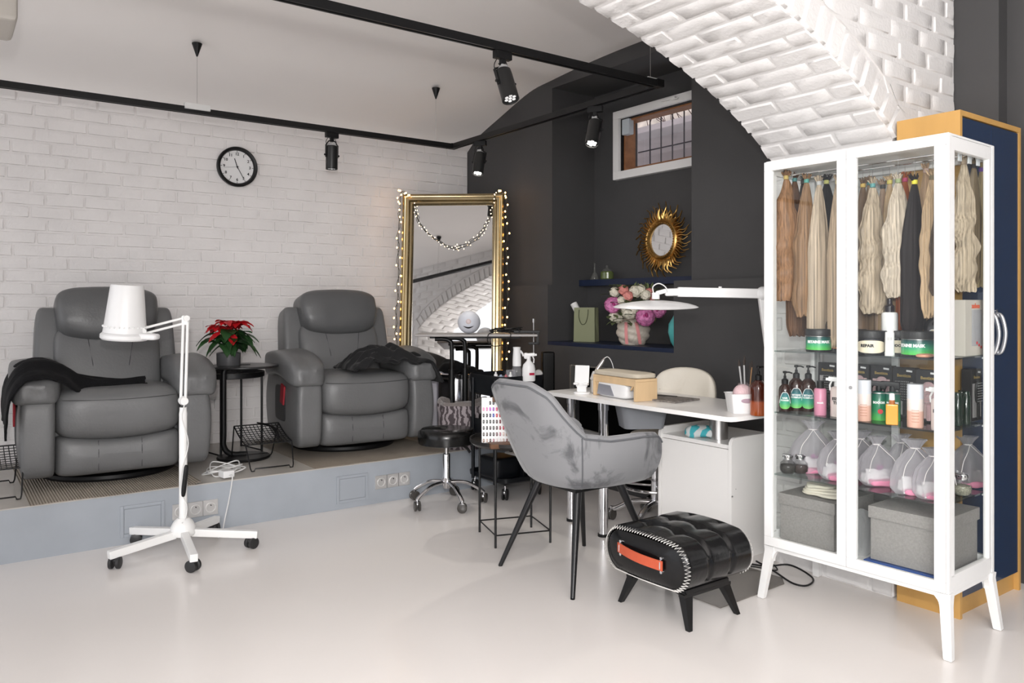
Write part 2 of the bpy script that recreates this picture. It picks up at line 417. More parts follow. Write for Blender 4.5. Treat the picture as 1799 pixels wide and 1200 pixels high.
b = MB(); fr(b, 3.90, 3.113, 4.031, 2.108, 2.482, .008, .03, mi=0); b.obj('window_seal', BLACK, w)
b = MB(); b.box((4.0, 3.575, 2.297), (.006, .86, .33)); b.obj('window_pane', glass('window_glass', (.97, .98, 1)), w)
b = MB()
for i in range(8): b.cyl((4.08, 3.20+i*.105, 2.10), (4.08, 3.20+i*.105, 2.50), .005, n=6)
b.cyl((4.08, 3.1, 2.27), (4.08, 4.05, 2.27), .005, n=6); b.obj('window_bars', mat('bar_iron', (.09, .08, .09), .5), w)
b = MB(); b.box((3.91, 3.985, 2.42), (.05, .07, .11), r=.006); b.obj('window_latch', mat('latch_plastic', (.55, .60, .64), .4), w)
b = MB(); b.box((3.855, 3.55, 2.515), (.03, .12, .014), r=.004); b.box((3.85, 3.50, 2.505), (.012, .07, .01), r=.004); b.obj('window_handle', FRM, w)
# outside: winter bushes over a low concrete wall
b = MB(); b.box((5.6, 4.0, 2.0), (.3, 6, 1.75), r=0); b.box((5.35, 4.0, 2.62), (.9, 6, .07), r=.0); tag(b.obj('garden_wall', mat('pale_render', (.50, .43, .42), .8, var=.12, vscale=4)), 'pale rendered garden wall seen outside through the small barred window', 'wall')
rd = random.Random(4); b = MB()
for i in range(90):
    y = 2.6+rd.random()*3.4; x = 6.0+rd.random()*.8; z = 2.6; P = [(x, y, z)]
    dx, dy = rd.uniform(-.08, .08), rd.uniform(-.16, .16)
    for k in range(6): x += dx+rd.uniform(-.05, .05); y += dy+rd.uniform(-.07, .07); z += rd.uniform(.1, .2); P.append((x, y, z))
    b.tube(P, [.011, .009, .008, .006, .005, .004, .002], 4)
tag(b.obj('bare_bush', mat('bare_twigs', (.10, .055, .05), .8)), 'tangle of bare winter branches seen outside above the garden wall', 'bush')['kind'] = 'stuff'
b = MB(); b.box((7.4, 4.0, 2.6), (.2, 10, 3.4)); tag(b.obj('hedge', mat('faded_hedge', (.60, .50, .42), .9, var=.3, vscale=7)), 'dull hedge behind the bare branches outside the barred window', 'hedge')

# ---- platform hatches and sockets
HP = mat('hatch_paint', (.36, .39, .43), .4)
for (x0, x1, z0, z1, lab) in ((.722, .925, .035, .190, 'painted access hatch in the platform riser left of the white lamp pole'), (1.847, 2.043, .034, .190, 'painted access hatch in the platform riser beside the three right-hand sockets')):
    t = thing('access_hatch', lab, 'hatch', ((x0+x1)/2, 4.24, (z0+z1)/2))
    b = MB(); hw, hh = (x1-x0)/2, (z1-z0)/2
    for sx in (-1, 1): b.box((sx*(hw-.008), -.002, 0), (.016, .008, 2*hh), r=.0015)
    for sz in (-1, 1): b.box((0, -.002, sz*(hh-.008)), (2*hw-.032, .008, .016), r=.0015)
    b.obj('frame', HP, t); b = MB(); b.box((0, .0, 0), (2*hw-.036, .007, 2*hh-.036), r=.001); b.obj('door', HP, t)
SOCK = mat('socket_silver', (.62, .61, .60), .35, .5)
def socket(x, z, lab, gp):
    t = thing('power_socket', lab, 'power socket', (x, 4.24, z), 0, gp)
    b = MB(); b.box((0, -.005, 0), (.074, .010, .078), r=.002); b.obj('plate', SOCK, t)
    b = MB(); b.lathe([(.026, 0), (.026, .004), (.0225, .0045), (.021, -.003), (.0, -.004)], n=28, M=T((0, -.0095, 0), (R(90), 0, 0)), cap=False)
    b.obj('rim', mat('socket_rim', (.72, .71, .70), .3, .2), t)
    b = MB(); b.cyl((-.009, -.0085, 0), (-.009, -.0035, 0), .003, n=8); b.cyl((.009, -.0085, 0), (.009, -.0035, 0), .003, n=8); b.cyl((0, -.02, .013), (0, -.004, .013), .0025, n=8); b.obj('contacts', BLACK, t)

for x, l in ((.998, 'silver power socket, left of the left-hand three in the riser'), (1.073, 'silver power socket in the middle of the left-hand three in the riser'), (1.148, 'silver power socket with the white cable hanging over it, right of the left-hand three')):
    socket(x, .123, l, 'left-hand riser sockets')
for x, l in ((2.126, 'silver power socket nearest the hatch in the right-hand riser group'), (2.204, 'silver power socket in the middle of the right-hand riser group'), (2.281, 'silver power socket nearest the black stool in the riser')):
    socket(x, .124, l, 'right-hand riser sockets')
# ================================================================== recliners, throws
from mathutils import noise as NZ
def fx(px, t):
    """floor-plan point that lies in the direction of image column px at distance t along the view axis"""
    r = (px-899.5)/1385*t; return (.5892*t+.808*r, .808*t-.5892*r)
def fz(py, t): return 1.177-(py-535)/1385*t
LEA = mat('grey_leather', (.135, .137, .139), .42, var=.06, vscale=5, bump=.10, bscale=90)
LEAD = mat('grey_leather_pillow', (.098, .10, .102), .38, var=.06, vscale=5, bump=.10, bscale=90)
SEAM = mat('dark_seam', (.04, .041, .043), .6)
def wr(p, s, a): return NZ.noise(Vector(p)*s)*a
def recliner(label, loc, rz):
    t = thing('recliner', label, 'armchair', loc, rz, 'grey leather recliners on the platform')
    b = MB(); b.lathe([(.0, 0), (.33, 0), (.335, .012), (.33, .028), (.29, .034), (0, .034)], n=48); b.box((0, 0, .055), (.5, .5, .05), r=.01); b.obj('swivel_base', BLACK, t)
    b = MB(); b.soft((0, .04, .26), (.80, .78, .38), (.14, .14), 10); b.obj('body', LEA, t)
    for s in (-1, 1):
        def fa(x, y, z, p):
            p.x += .018*(1-z*z)*(1 if x*s > 0 else 0)*s; p.y -= .02*(1-z*z)*(1 if y < 0 else 0); p.x -= s*.03*max(0, y)
            return p+Vector((wr(p, 6, .004),)*3)
        b = MB(); b.soft((s*.358, -.03, .275), (.148, .86, .43), (.22, .22), 14, fa)
        b.obj('arm_panel', LEA, t)
        def fp(x, y, z, p):
            f = max(0, -y); p.z -= .045*f**3; p.x *= 1+.10*f-.12*max(0, y); p.z += .012*cos(y*3)
            if f > .6: p += Vector((0, wr((p.x*2, p.z, 0), 22, .010), 0))
            p.z += wr((p.x, p.y*.25, p.z), 16, .006); return p
        b = MB(); b.soft((s*.372, -.095, .545), (.218, .78, .165), (.42, .42), 18, fp); b.obj('arm_pad', LEA, t)
    # seat with rolled front
    def fs(x, y, z, p):
        f = 1 if y < 0 else 0
        if z < 0 and y < 0: p.z -= .028*(1-x*x)
        if z > 0: p.z += .012*(1-x*x)-.02*max(0, y)
        p.y -= .035*(1-z*z)*f; p.z += wr(p, 5, .006); return p
    b = MB(); b.soft((0, -.135, .375), (.592, .64, .24), (.30, .30), 16, fs)
    ln = [(x*.278, -.478-.003, .452+.006*cos(x*1.5)-.018*(1-x*x)) for x in [i/10-1 for i in range(21)]]
    b.tube(ln, .0022, 5, mi=1); b.obj('seat', [LEA, SEAM], t)
    def ff(x, y, z, p):
        if z > 0: p.z -= .028*(1-x*x)
        p.y -= .018*(1-z*z)*(1 if y < 0 else 0); p.z += wr(p, 5, .003); return p
    b = MB(); b.soft((0, -.165, .165), (.585, .56, .215), (.22, .22), 14, ff)
    for sx in (-.1, .1): b.tube([(sx, -.447, .235), (sx, -.4625, .17), (sx, -.455, .085)], .002, 5, mi=1)
    b.obj('footrest', [LEA, SEAM], t)
    # back group, leaning
    M = T((0, .10, .40), (R(-13), 0, 0))
    for s in (-1, 1):
        b = MB(); b.soft((s*.30, .045, .215), (.13, .20, .60), (.32, .32), 12, lambda x, y, z, p: p+Vector((-s*.012*max(0, z), 0, wr(p, 6, .004))), M=M); b.obj('wing', LEA, t)
    def fb(x, y, z, p):
        if y < 0: p.y -= .03*(1-z*z)
        p.y += .012*x*x; p.z += wr(p, 6, .004); return p
    b = MB(); b.soft((0, .0, .17), (.54, .21, .44), (.26, .26), 14, fb, M=M)
    for sx in (-.085, .1): b.tube([M @ Vector((sx*.8, -.11, .0)), M @ Vector((sx, -.134, .17)), M @ Vector((sx*1.25, -.122, .32))], .002, 5, mi=1)
    b.obj('backrest', [LEA, SEAM], t)
    def fh(x, y, z, p):
        if z < 0: p.z -= .035*(1-x*x)
        if z > 0: p.z -= .018*x*x
        p.x *= 1-.06*max(0, -z)+.0*z; p.y -= .035*(1-z*z)*(1 if y < 0 else 0)
        p += Vector((0, wr((p.x*3, p.z*3, 2), 4, .010)*(abs(x)**2+.2), wr(p, 8, .004))); return p
    b = MB(); b.soft((0, -.02, .475), (.525, .26, .285), (.33, .33), 20, fh, M=M); b.obj('headrest', LEAD, t)
    # side pocket with a red remote
    b = MB(); b.soft((-.445, -.12, .31), (.018, .24, .22), (.3, .3), 6); b.obj('side_pocket', SEAM, t)
    b = MB(); b.box((-.457, -.20, .37), (.012, .075, .12), (R(12), 0, 0), r=.004); o = b.obj('pocket_flap', mat('red_fabric', (.30, .01, .02), .6), t); o['label'] = 'red flap in the side pocket'
    return t
recliner('dark grey leather recliner on the platform at the left, behind the white lamp', (.782, 4.89, .255), R(-3))
recliner('dark grey leather recliner beside the gold mirror, red tag in its side pocket', (2.19, 4.91, .255), R(-5))
MATC = mat('ribbed_mat', (.33, .285, .235), .85, var=.25, vscale=2.5, bump=.6, bscale=260, stretch=(1, .25, 1))
def ribs(m):
    nt = m.node_tree; N, L = nt.nodes, nt.links; w = N.new('ShaderNodeTexWave'); w.inputs['Scale'].default_value = 26; w.bands_direction = 'X'
    tc = N.new('ShaderNodeTexCoord'); L.new(tc.outputs['Object'], w.inputs['Vector']); b = N.new('ShaderNodeBump'); b.inputs['Strength'].default_value = .8; b.inputs['Distance'].default_value = .004
    L.new(w.outputs['Fac'], b.inputs['Height']); L.new(b.outputs['Normal'], nt.nodes['Principled BSDF'].inputs['Normal'])
ribs(MATC)
def mat_sheet(x0, x1, y0, y1, label):
    b = MB(); b.grid(lambda u, v: (x0+(x1-x0)*u-.0*(1-v), y0+(y1-y0)*v+.004*sin(u*9)*(1-v), .2535+.0015*sin(u*7+v*3)**2+(.012*(u**30))*(1-v)**3), 30, 12, th=.003); tag(b.obj('floor_mat', MATC), label, 'mat', None)
mat_sheet(.345, 1.10, 4.228, 5.30, 'beige ribbed mat under the left recliner, hanging to the platform edge')
mat_sheet(1.72, 2.60, 4.235, 5.30, 'beige ribbed mat under the recliner next to the mirror')

CLOTH = mat('black_fleece', (.010, .010, .011), .95, spec=.1, sheen=.05, bump=.3, bscale=200)
CLOTH2 = mat('charcoal_fleece', (.018, .018, .019), .95, spec=.12, sheen=.10, bump=.3, bscale=200)
def cloth(name, path, widths, label, m, wrinkle=.02, seed=0, th=.012, nu=60, nv=22, fq=9):
    """fabric strip draped along path; width runs along Y"""
    P = spline(path, 12); k = len(P); WI = np.interp(np.linspace(0, 1, k), np.linspace(0, 1, len(widths)), widths)
    def f(u, v):
        q = u*(k-1); i = min(int(q), k-2); p = P[i].lerp(P[i+1], q-i); w = WI[i]
        y = (v-.5)*w; n = NZ.noise(Vector((u*fq*.6, v*fq, seed)))+.5*NZ.noise(Vector((u*fq*1.5, v*fq*2, seed+3)))
        drop = -.085*max(0, 1-v*2.6)**1.5*min(1, WI[i]/.2)
        return (p.x+n*.006, p.y+y, p.z+abs(n)*wrinkle+drop+.012*sin(v*14+u*3))
    b = MB(); b.grid(f, nu, nv, th=th); return tag(b.obj(name, m, ang=70), label, 'blanket')
cloth('throw_blanket', [(.255, 4.50, .62), (.258, 4.50, .70), (.268, 4.49, .79), (.32, 4.50, .872), (.41, 4.52, .895), (.50, 4.54, .865), (.60, 4.56, .80), (.72, 4.56, .775), (.90, 4.57, .775)], [.22, .26, .30, .30, .28, .24, .2, .14, .04], 'black fleece throw draped over the arm of the left recliner', CLOTH, .012, 1, .010)
b = MB()
def rt(u, v):
    x = 2.05+.59*u; env = sin(pi*min(1, max(0, u))**.75)**.8; n = NZ.noise(Vector((u*5+v*3.2, v*6-u*2, 9)))
    fold = .022*sin(v*19+u*9+3*n)+.012*sin(v*37-u*7)
    z = .765+.125*env*(.55+.45*sin(pi*min(1, v*1.05)))+fold*env+.03*n*env
    if u > .88: z -= (u-.88)*.8
    return (x+.012*n, 4.42+.34*v-.06*u+.03*n, z+.012)
b.grid(rt, 54, 40, th=.014); tag(b.obj('throw_blanket', CLOTH2, ang=80), 'dark grey fleece throw crumpled over the arm of the recliner by the mirror', 'blanket')

# ================================================================== white lamp on castors
t = thing('floor_lamp', 'white magnifier floor lamp with cone shade on a five-star castor base', 'floor lamp', (.944, 3.945, 0))
b = MB(); b.lathe([(0, .085), (.055, .085), (.06, .095), (.056, .125), (.042, .15), (.026, .165), (.0, .165)], n=32); b.obj('hub', WHITE, t)
CW = mat('castor_black', (.02, .02, .021), .45)
def castor(parent, x, y, a, r=.027, w=.02, m=None, fm=None):
    b = MB(); M = T((x, y, r), (0, 0, a))
    for s in (-1, 1): b.lathe([(0, -.004), (r*.8, -.004), (r, 0), (r, w*.35), (r*.8, w*.42), (0, w*.42)], n=20, M=M @ T((0, s*w*.30, 0), (R(90) if s < 0 else R(-90), 0, 0)))
    c = b.obj('castor', m or CW, parent)
    b = MB(); b.soft((x-.004*cos(a), y-.004*sin(a), r*1.4), (r*1.3, w*.7, r*.8), (.7, .7), 6, rot=(0, 0, a)); b.cyl((x, y, r*1.5), (x, y, r*2.5), .006, n=10); b.obj('castor_hood', fm or m or CW, c)
for k in range(5):
    a = R(192+72*k); c, s_ = cos(a), sin(a); b = MB()
    M = T((0, 0, .098), (0, R(5.5), a)); b.box((.19, 0, .0), (.30, .035, .036), r=.004, M=M); b.obj('leg', WHITE, t)
    castor(t, .31*c, .31*s_, a+.8, .027, .034)
b = MB(); b.cyl((0, 0, .15), (0, 0, .69), .0155); b.lathe([(.0185, .15), (.0185, .66), (.0165, .675), (.0165, .69), (0, .69)], n=24); b.obj('pole', WHITE, t)
def loc2(px, t_): q = fx(px, t_); return (q[0]-.944, q[1]-3.945)
j1 = (0, 0, .725); e = loc2(326, 3.85); j2 = (e[0], e[1], 1.10); e = loc2(247, 3.80); j3 = (e[0], e[1], 1.045)
b = MB(); b.sph((0, 0, .72), .022); b.cyl((0, -.025, .72), (0, .025, .72), .018); b.obj('lower_joint', WHITE, t)
def arms(b, a, c, off, r=.0055):
    a, c = Vector(a), Vector(c); n = (c-a).cross(Vector((.59, .81, 0))).normalized()
    for s in (-1, 1): b.tube([a+n*s*off, c+n*s*off], r, 8)
    sp = [a.lerp(c, i/60)+n*off*.2 for i in range(4, 57)]
b = MB(); arms(b, j1, j2, .011, .007); b.obj('lower_arm', WHITE, t)
b = MB(); arms(b, j2, j3, .013, .006); b.obj('upper_arm', WHITE, t)
b = MB(); b.box(j2, (.035, .03, .05), (0, 0, R(-36)), r=.01); b.cyl((j2[0], j2[1]-.025, j2[2]+.01), (j2[0], j2[1]+.025, j2[2]+.01), .014); b.obj('elbow_joint', WHITE, t)
b = MB(); b.cyl((j3[0], j3[1]-.028, j3[2]), (j3[0], j3[1]+.028, j3[2]), .021); b.box((j3[0]-.0, j3[1], j3[2]), (.03, .026, .05), r=.008); b.obj('head_joint', WHITE, t)
hx, hy = loc2(219, 3.80); hM = T((hx, hy, 1.02), (R(4), R(2), 0))
b = MB(); b.lathe([(0, .0), (.075, .0), (.08, -.012), (.100, -.012), (.108, -.004), (.108, .012), (.100, .02), (.09, .024)], n=48, M=hM); b.soft((.085, -.075, .012), (.11, .07, .032), (.5, .5), 6, M=hM, rot=(0, 0, R(-36))); b.obj('lens_ring', WPLAS, t)
b = MB(); b.lathe([(.098, .022), (.094, .05), (.074, .245), (.070, .252), (.0, .253)], n=56, M=hM, cap=False)
for k in range(28):
    a = 2*pi*k/28; b.sph((.0965*cos(a), .0965*sin(a), .052), .005, 6, 4, M=hM)
b.obj('shade', WPLAS, t)
b = MB(); b.lathe([(0, .002), (.078, .002), (.078, -.004), (0, -.006)], n=40, M=hM); b.obj('lens', mat('dark_lens', (.02, .02, .022), .1), t)
W1 = mat('white_cable', (.75, .75, .74), .5)
b = MB(); b.tube(spline([(0, -.02, .70), (-.012, -.03, .64), (.018, -.02, .52), (-.01, -.025, .40), (-.014, -.02, .30), (.012, -.022, .22), (.0, -.03, .16), (-.015, -.04, .15)], 8), .0028, 6); b.obj('cable', W1, t)
b = MB(); b.soft((.0, -.03, .345), (.02, .02, .15), (.5, .5), 8, rot=(0, R(6), 0)); b.obj('switch', BLACK, t)

# ================================================================== between the recliners
t = thing('side_table', 'black C-shaped round side table carrying the poinsettia', 'side table', (1.495, 4.80, .25), 0)
b = MB(); b.lathe([(0, .548), (.195, .548), (.2, .553), (.2, .558), (.195, .562), (0, .562)], n=56); b.obj('tabletop', mat('black_tabletop', (.02, .02, .021), .3), t)
b = MB(); b.lathe([(0, 0), (.15, 0), (.155, .008), (.15, .016), (0, .018)], n=48); b.obj('base_plate', BMET, t)
b = MB(); b.tube(spline([(.02, .02, .02), (-.07, .03, .03), (-.108, .035, .08), (-.108, .035, .16), (-.108, .035, .47), (-.100, .035, .535), (-.05, .02, .548), (.04, 0, .550)], 8), .0165, 14); b.obj('column', BMET, t)
t = thing('tray_table', 'black tray table with thin wire legs behind the C-shaped side table', 'side table', (1.50, 5.06, .25), R(10))
b = MB(); b.lathe([(0, .47), (.19, .47), (.2, .475), (.2, .505), (.196, .505), (.194, .48), (0, .478)], n=40); b.obj('tray', BMET, t)
for k in range(4):
    a = pi/4+k*pi/2; b = MB(); b.cyl((.19*cos(a), .19*sin(a), 0), (.19*cos(a), .19*sin(a), .49), .007, n=10); b.obj('leg', BMET, t)
b = MB(); q = [(.19*cos(pi/4+k*pi/2), .19*sin(pi/4+k*pi/2), .008) for k in range(4)]
b.tube([q[1], q[2]], .005, 6); b.obj('foot_bar', BMET, t); b = MB(); b.tube([q[0], q[3]], .005, 6); b.obj('foot_bar', BMET, t)
# poinsettia
t = thing('potted_poinsettia', 'red poinsettia in a grey pot on the black side table', 'plant', (1.412, 4.82, .8125), 0)
b = MB(); b.lathe([(0, 0), (.066, 0), (.068, .004), (.070, .075), (.066, .076), (.064, .066), (0, .064)], n=40); b.obj('pot', mat('grey_pot', (.10, .10, .105), .35, .2), t)
b = MB(); rd = random.Random(2)
for k in range(7):
    a = k*.9; b.tube(spline([(rd.uniform(-.02, .02), rd.uniform(-.02, .02), .06), (.02*cos(a), .02*sin(a), .12), (.06*cos(a), .06*sin(a), .20)], 4), .0035, 6)
b.obj('stem', mat('green_stem', (.10, .16, .04), .6), t)
LEAF = mat('poinsettia_leaf', (.02, .065, .018), .45, var=.3, vscale=20); RED = mat('poinsettia_red', (.48, .006, .012), .5, var=.25, vscale=20)
def leaf(b, p, az_, el, L, w, droop=.5, mi=0, roll=0):
    d = Vector((cos(az_)*cos(el), sin(az_)*cos(el), sin(el))); sd = Vector((-sin(az_), cos(az_), 0)); p = Vector(p); up = d.cross(sd)
    sd = sd*cos(roll)+up*sin(roll)
    def f(u, v):
        s = (v-.5)*2; wd = w*sin(pi*u**.8)**.9*(1+.10*sin(u*22)*(abs(s)))
        q = p+d*L*u+sd*s*wd; q.z += -droop*L*u*u+.18*w*abs(s); return q
    b.grid(f, 8, 4, mi=mi)
b = MB()
for k in range(44):
    a = rd.uniform(0, 2*pi); r0 = rd.uniform(.01, .07); z = rd.uniform(.12, .21); leaf(b, (r0*cos(a), r0*sin(a), z), a+rd.uniform(-.5, .5), rd.uniform(-.2, .5), rd.uniform(.09, .135), rd.uniform(.028, .044), rd.uniform(.3, 1), roll=rd.uniform(-.3, .3))
b.obj('leaves', LEAF, t)
b = MB()
for c in range(7):
    ca = c*2*pi/6; cr = .0 if c == 6 else .072; cc = (cr*cos(ca), cr*sin(ca), .245+rd.uniform(-.03, .03)+(.02 if c == 6 else 0))
    for k in range(9):
        a = k*2*pi/9+rd.uniform(-.2, .2); leaf(b, cc, a, rd.uniform(0, .45), rd.uniform(.060, .095), rd.uniform(.022, .030), rd.uniform(.3, .9), roll=rd.uniform(-.2, .2))
leaf(b, (-.06, -.05, .2), R(200), -.4, .09, .03, .3); leaf(b, (.0, -.07, .19), R(260), -.9, .08, .026, .1)
b.obj('bracts', RED, t)
# wire footrests
def footrest(label, loc, rz):
    t = thing('wire_footrest', label, 'footrest', loc, rz, 'wire footrests on the platform'); b = MB()
    sag = lambda y: .17+.25*(y)-.7*max(0, .07-abs(y))*0+.02*sin(y*16)
    def zz(y): return .165+.28*y-.018*cos(y*9)+.018
    for i in range(13):
        x = -.13+.26*i/12; b.tube([(x, -.13+.26*j/8, zz(-.13+.26*j/8)) for j in range(9)], .0022 if 0 < i < 12 else .004, 5)
    for j in range(11):
        y = -.13+.26*j/10; b.tube([(-.13, y, zz(y)), (.13, y, zz(y))], .0022 if 0 < j < 10 else .004, 5)
    b.obj('mesh_top', BMET, t)
    for (y, z, yo) in ((-.13, zz(-.13), -.10), (.13, zz(.13), .16)):
        b = MB(); P = [(-.13, y, z), (-.12, y+yo*.6, .02), (-.115, y+yo*.66, .0035), (-.1, y+yo*.66, .0035), (-.095, y+yo*.66, .016), (.095, y+yo*.66, .016), (.1, y+yo*.66, .0035), (.115, y+yo*.66, .0035), (.12, y+yo*.6, .02), (.13, y, z)]
        b.tube(P, .0038, 6); b.obj('leg', BMET, t)
    return t
t = footrest('black wire footrest between the two recliners with a strap looped over it', (1.53, 4.56, .25), R(-3))
b = MB(); b.tube(spline([(.03, .10, .215), (.06, .02, .21), (.07, -.05, .185), (.062, -.09, .14), (.07, -.05, .17), (.05, .03, .215), (.0, .11, .225)], 6), .0075, 8, flat=.6); b.obj('strap', BLACK, t)
footrest('black wire footrest at the left edge in front of the left recliner', (.205, 4.60, .25), 0)
# power adapter and cable tangle
t = thing('power_strip', 'white power adapter block lying on the platform edge between the recliners', 'power adapter', (1.248, 4.30, .255), R(8))
b = MB(); b.box((0, 0, .02), (.062, .07, .038), r=.006); b.obj('body', WPLAS, t)
b = MB(); b.tube(spline([(0, -.03, .015), (.004, -.062, .018), (-.002, -.07, -.02), (-.02, -.078, -.10), (-.055, -.11, -.18), (-.10, -.17, -.244), (-.14, -.22, -.247)], 8), .003, 6); b.obj('cable', W1, t)
b = MB()
P = [(1.23, 4.33, .26)]
for k in range(15):
    a = k*1.9; P.append((1.27+.10*cos(a)*(1+.2*sin(k)), 4.42+.10*sin(a)+.02*sin(k*2.3), .262+.018*(k % 4)*.6+.01*sin(k*3)))
b.tube(spline(P, 8), .0035, 6); tag(b.obj('white_cable', W1), 'tangle of white cable on the platform beside the adapter block', 'cable')
# ================================================================== lighting track, spots, clock
ZT = 2.29
t = thing('lighting_track', 'black suspended lighting track forming a rectangle under the vault', 'lighting track', (2.935, 4.73, ZT))
def rail(p, q, nm='rail'):
    b = MB(); p, q = Vector(p), Vector(q); d = q-p; a = atan2(d.y, d.x); c = (p+q)/2
    for o in (-.0125, .0125): b.box(c+Vector((-sin(a)*o, cos(a)*o, -.002)), (d.length, .010, .034), (0, 0, a), r=.001)
    b.box(c+Vector((0, 0, .012)), (d.length, .034, .008), (0, 0, a)); return b.obj(nm, BMET, t)
rail((.0165, 0, 0), (-5.6, 0, 0)); rail((0, -.0165, 0), (0, -1.935, 0)); rail((.0165, -1.95, 0), (-5.6, -1.95, 0))
def wire(x, y, zt, joint=None, cone=True):
    b = MB(); b.cyl((x, y, .015), (x, y, zt), .0012, n=5); s = b.obj('suspension_wire', STEEL, t)
    if cone: b = MB(); b.lathe([(0, zt-.075), (.004, zt-.075), (.028, zt-.004), (.028, zt), (0, zt)], (x, y, 0), 20); b.obj('ceiling_cone', BLACK, s)
    if joint: b = MB(); b.box((x, y, .018), joint, r=.002); b.obj('joiner', mat('joiner_white', (.7, .7, .69), .4), s)
wire(-1.73, -.01, .385, (.14, .040, .034)); wire(-.145, -.01, .385, None)
wire(-.03, -1.93, .50, (.07, .040, .02)); wire(-2.4, -1.95, .47, None)
b = MB(); b.box((0, 0, .0), (.05, .05, .036), r=.002); b.obj('corner_joint', BLACK, t)
b = MB(); b.box((0, -1.95, .0), (.05, .05, .036), r=.002); b.obj('corner_joint', BLACK, t)
LED = mat('led_face_lit', (1, 1, 1), .3, emit=((1, .96, .88), 9)); LEDO = mat('led_face', (.75, .75, .75), .15, .3, emit=((1, 1, 1), .25))
def spot(label, loc, pan, tilt, lit=True, drop=.0):
    t = thing('track_spotlight', label, 'spotlight', loc, 0, 'black track spotlights')
    b = MB(); b.box((0, 0, -.018), (.085, .03, .035), (0, 0, pan), r=.003); b.box((.0, 0, -.045), (.022, .022, .03), (0, 0, pan), r=.002); b.obj('adapter', BLACK, t)
    M = T((0, 0, -.085-drop), (0, 0, pan)) @ T((0, 0, 0), (tilt, 0, 0))
    b = MB(); b.lathe([(0, -.0), (.032, 0), (.036, -.004), (.0375, -.03), (.0375, -.15), (.034, -.15), (.033, -.143), (0, -.143)], n=36, M=M); b.obj('body', mat('spot_black', (.012, .012, .012), .35), t)
    b = MB(); b.lathe([(0, .012), (.022, .012), (.03, .0), (0, -.002)], n=24, M=M); b.box((0, .0, .004), (.03, .05, .03), r=.003, M=M); b.obj('heat_sink', mat('pale_label', (.5, .5, .5), .5, .3), t)
    b = MB()
    for s in (-1, 1): b.box((s*.041, 0, -.035), (.004, .016, .08), r=.001, M=M); b.cyl(M @ Vector((s*.036, 0, -.06)), M @ Vector((s*.052, 0, -.06)), .006, n=10)
    b.tube([M @ Vector((-.041, 0, .003)), (-.020, 0, -.055), (.02, 0, -.055), M @ Vector((.041, 0, .003))], .004, 6); b.obj('bracket', BLACK, t)
    b = MB()
    for k in range(7):
        a = 2*pi*k/6; rr = 0 if k == 6 else .019; b.sph((rr*cos(a), rr*sin(a), -.143), (.0085, .0085, .004), 10, 5, M=M)
    b.lathe([(0, -.1425), (.033, -.1425)], n=24, M=M, cap=False); b.obj('led_face', LED if lit else LEDO, t)
    b = MB(); b.tube(spline([(.02, .01, -.03), (.035, .012, -.06), (.02, .02, -.08), M @ Vector((.01, .01, .01))], 5), .002, 5); b.tube(spline([(-.02, .01, -.03), (-.035, .012, -.06), (-.02, .02, -.08), M @ Vector((-.01, .01, .01))], 5), .002, 5); b.obj('wires', BLACK, t)
    if lit:
        d = light('spot_lamp', 'SPOT', (0, 0, 0), 14, (1, .95, .86), spot_size=R(60), spot_blend=.6, shadow_soft_size=.03); d.parent = t
        p = M @ Vector((0, 0, -.16)); d.matrix_local = M @ T((0, 0, -.16))
    return t
spot('black track spotlight hanging over the left recliners wall, right of the clock', (2.03, 4.73, ZT-.018), R(5), R(1), False)
spot('lit black track spotlight nearest the room corner, above the gold mirror', (2.935, 4.385, ZT-.018), R(122), R(17), True)
spot('lit black track spotlight left of the small window', (2.935, 3.245, ZT-.018), R(119), R(24), True)
spot('black track spotlight on the front rail, largest of the four', (1.976, 2.78, ZT-.018), R(180), R(24), False)
# clock
t = thing('wall_clock', 'round black-rimmed wall clock with white face on the brick wall', 'clock', (1.635, YB-.012, 2.105))
CM = T((0, 0, 0), (R(90), 0, 0)); b = MB()
b.lathe([(0, -.002), (.128, -.002), (.134, .01), (.134, .034), (.127, .040), (.116, .036), (.110, .020), (.109, .010), (0, .008)], n=72, M=CM); b.obj('rim', BLACK, t)
b = MB(); b.lathe([(0, .0185), (.111, .0185)], n=64, M=CM, cap=False); b.obj('dial', mat('clock_dial', (.80, .80, .80), .5), t)
for k in range(1, 13):
    a = R(90-30*k); text('numeral', str(k), .026, BLACK, T((.086*cos(a), -.0195, .086*sin(a)), (R(90), 0, 0)), t, bold=.0006)
for k in range(12): a = R(30*k); b = MB(); b.box((.104*cos(a), -.0195, .104*sin(a)), (.010, .001, .003), (0, -a, 0)); b.obj('tick_mark', BLACK, t)
def hand(nm, ang, L, w, y):
    a = R(90-ang); b = MB(); b.box((cos(a)*(L/2-.012), y, sin(a)*(L/2-.012)), (L, .0012, w), (0, -a, 0)); b.obj(nm, BLACK, t)
hand('hour_hand', 342, .070, .005, -.022); hand('minute_hand', 151, .098, .0038, -.024); hand('second_hand', 262, .10, .0012, -.026)
b = MB(); b.cyl((0, -.02, 0), (0, -.028, 0), .005, n=16); b.obj('spindle', BLACK, t)
b = MB(); b.box((0.0, 0, .23), (.34, .30, .46), r=.02); tag(b.obj('ceiling_unit', mat('warm_grey_housing', (.50, .47, .43), .6), loc=(.075, 3.62, 2.235)), 'pale grey ceiling-hung unit cut off by the top left corner of the photo', 'ceiling unit')

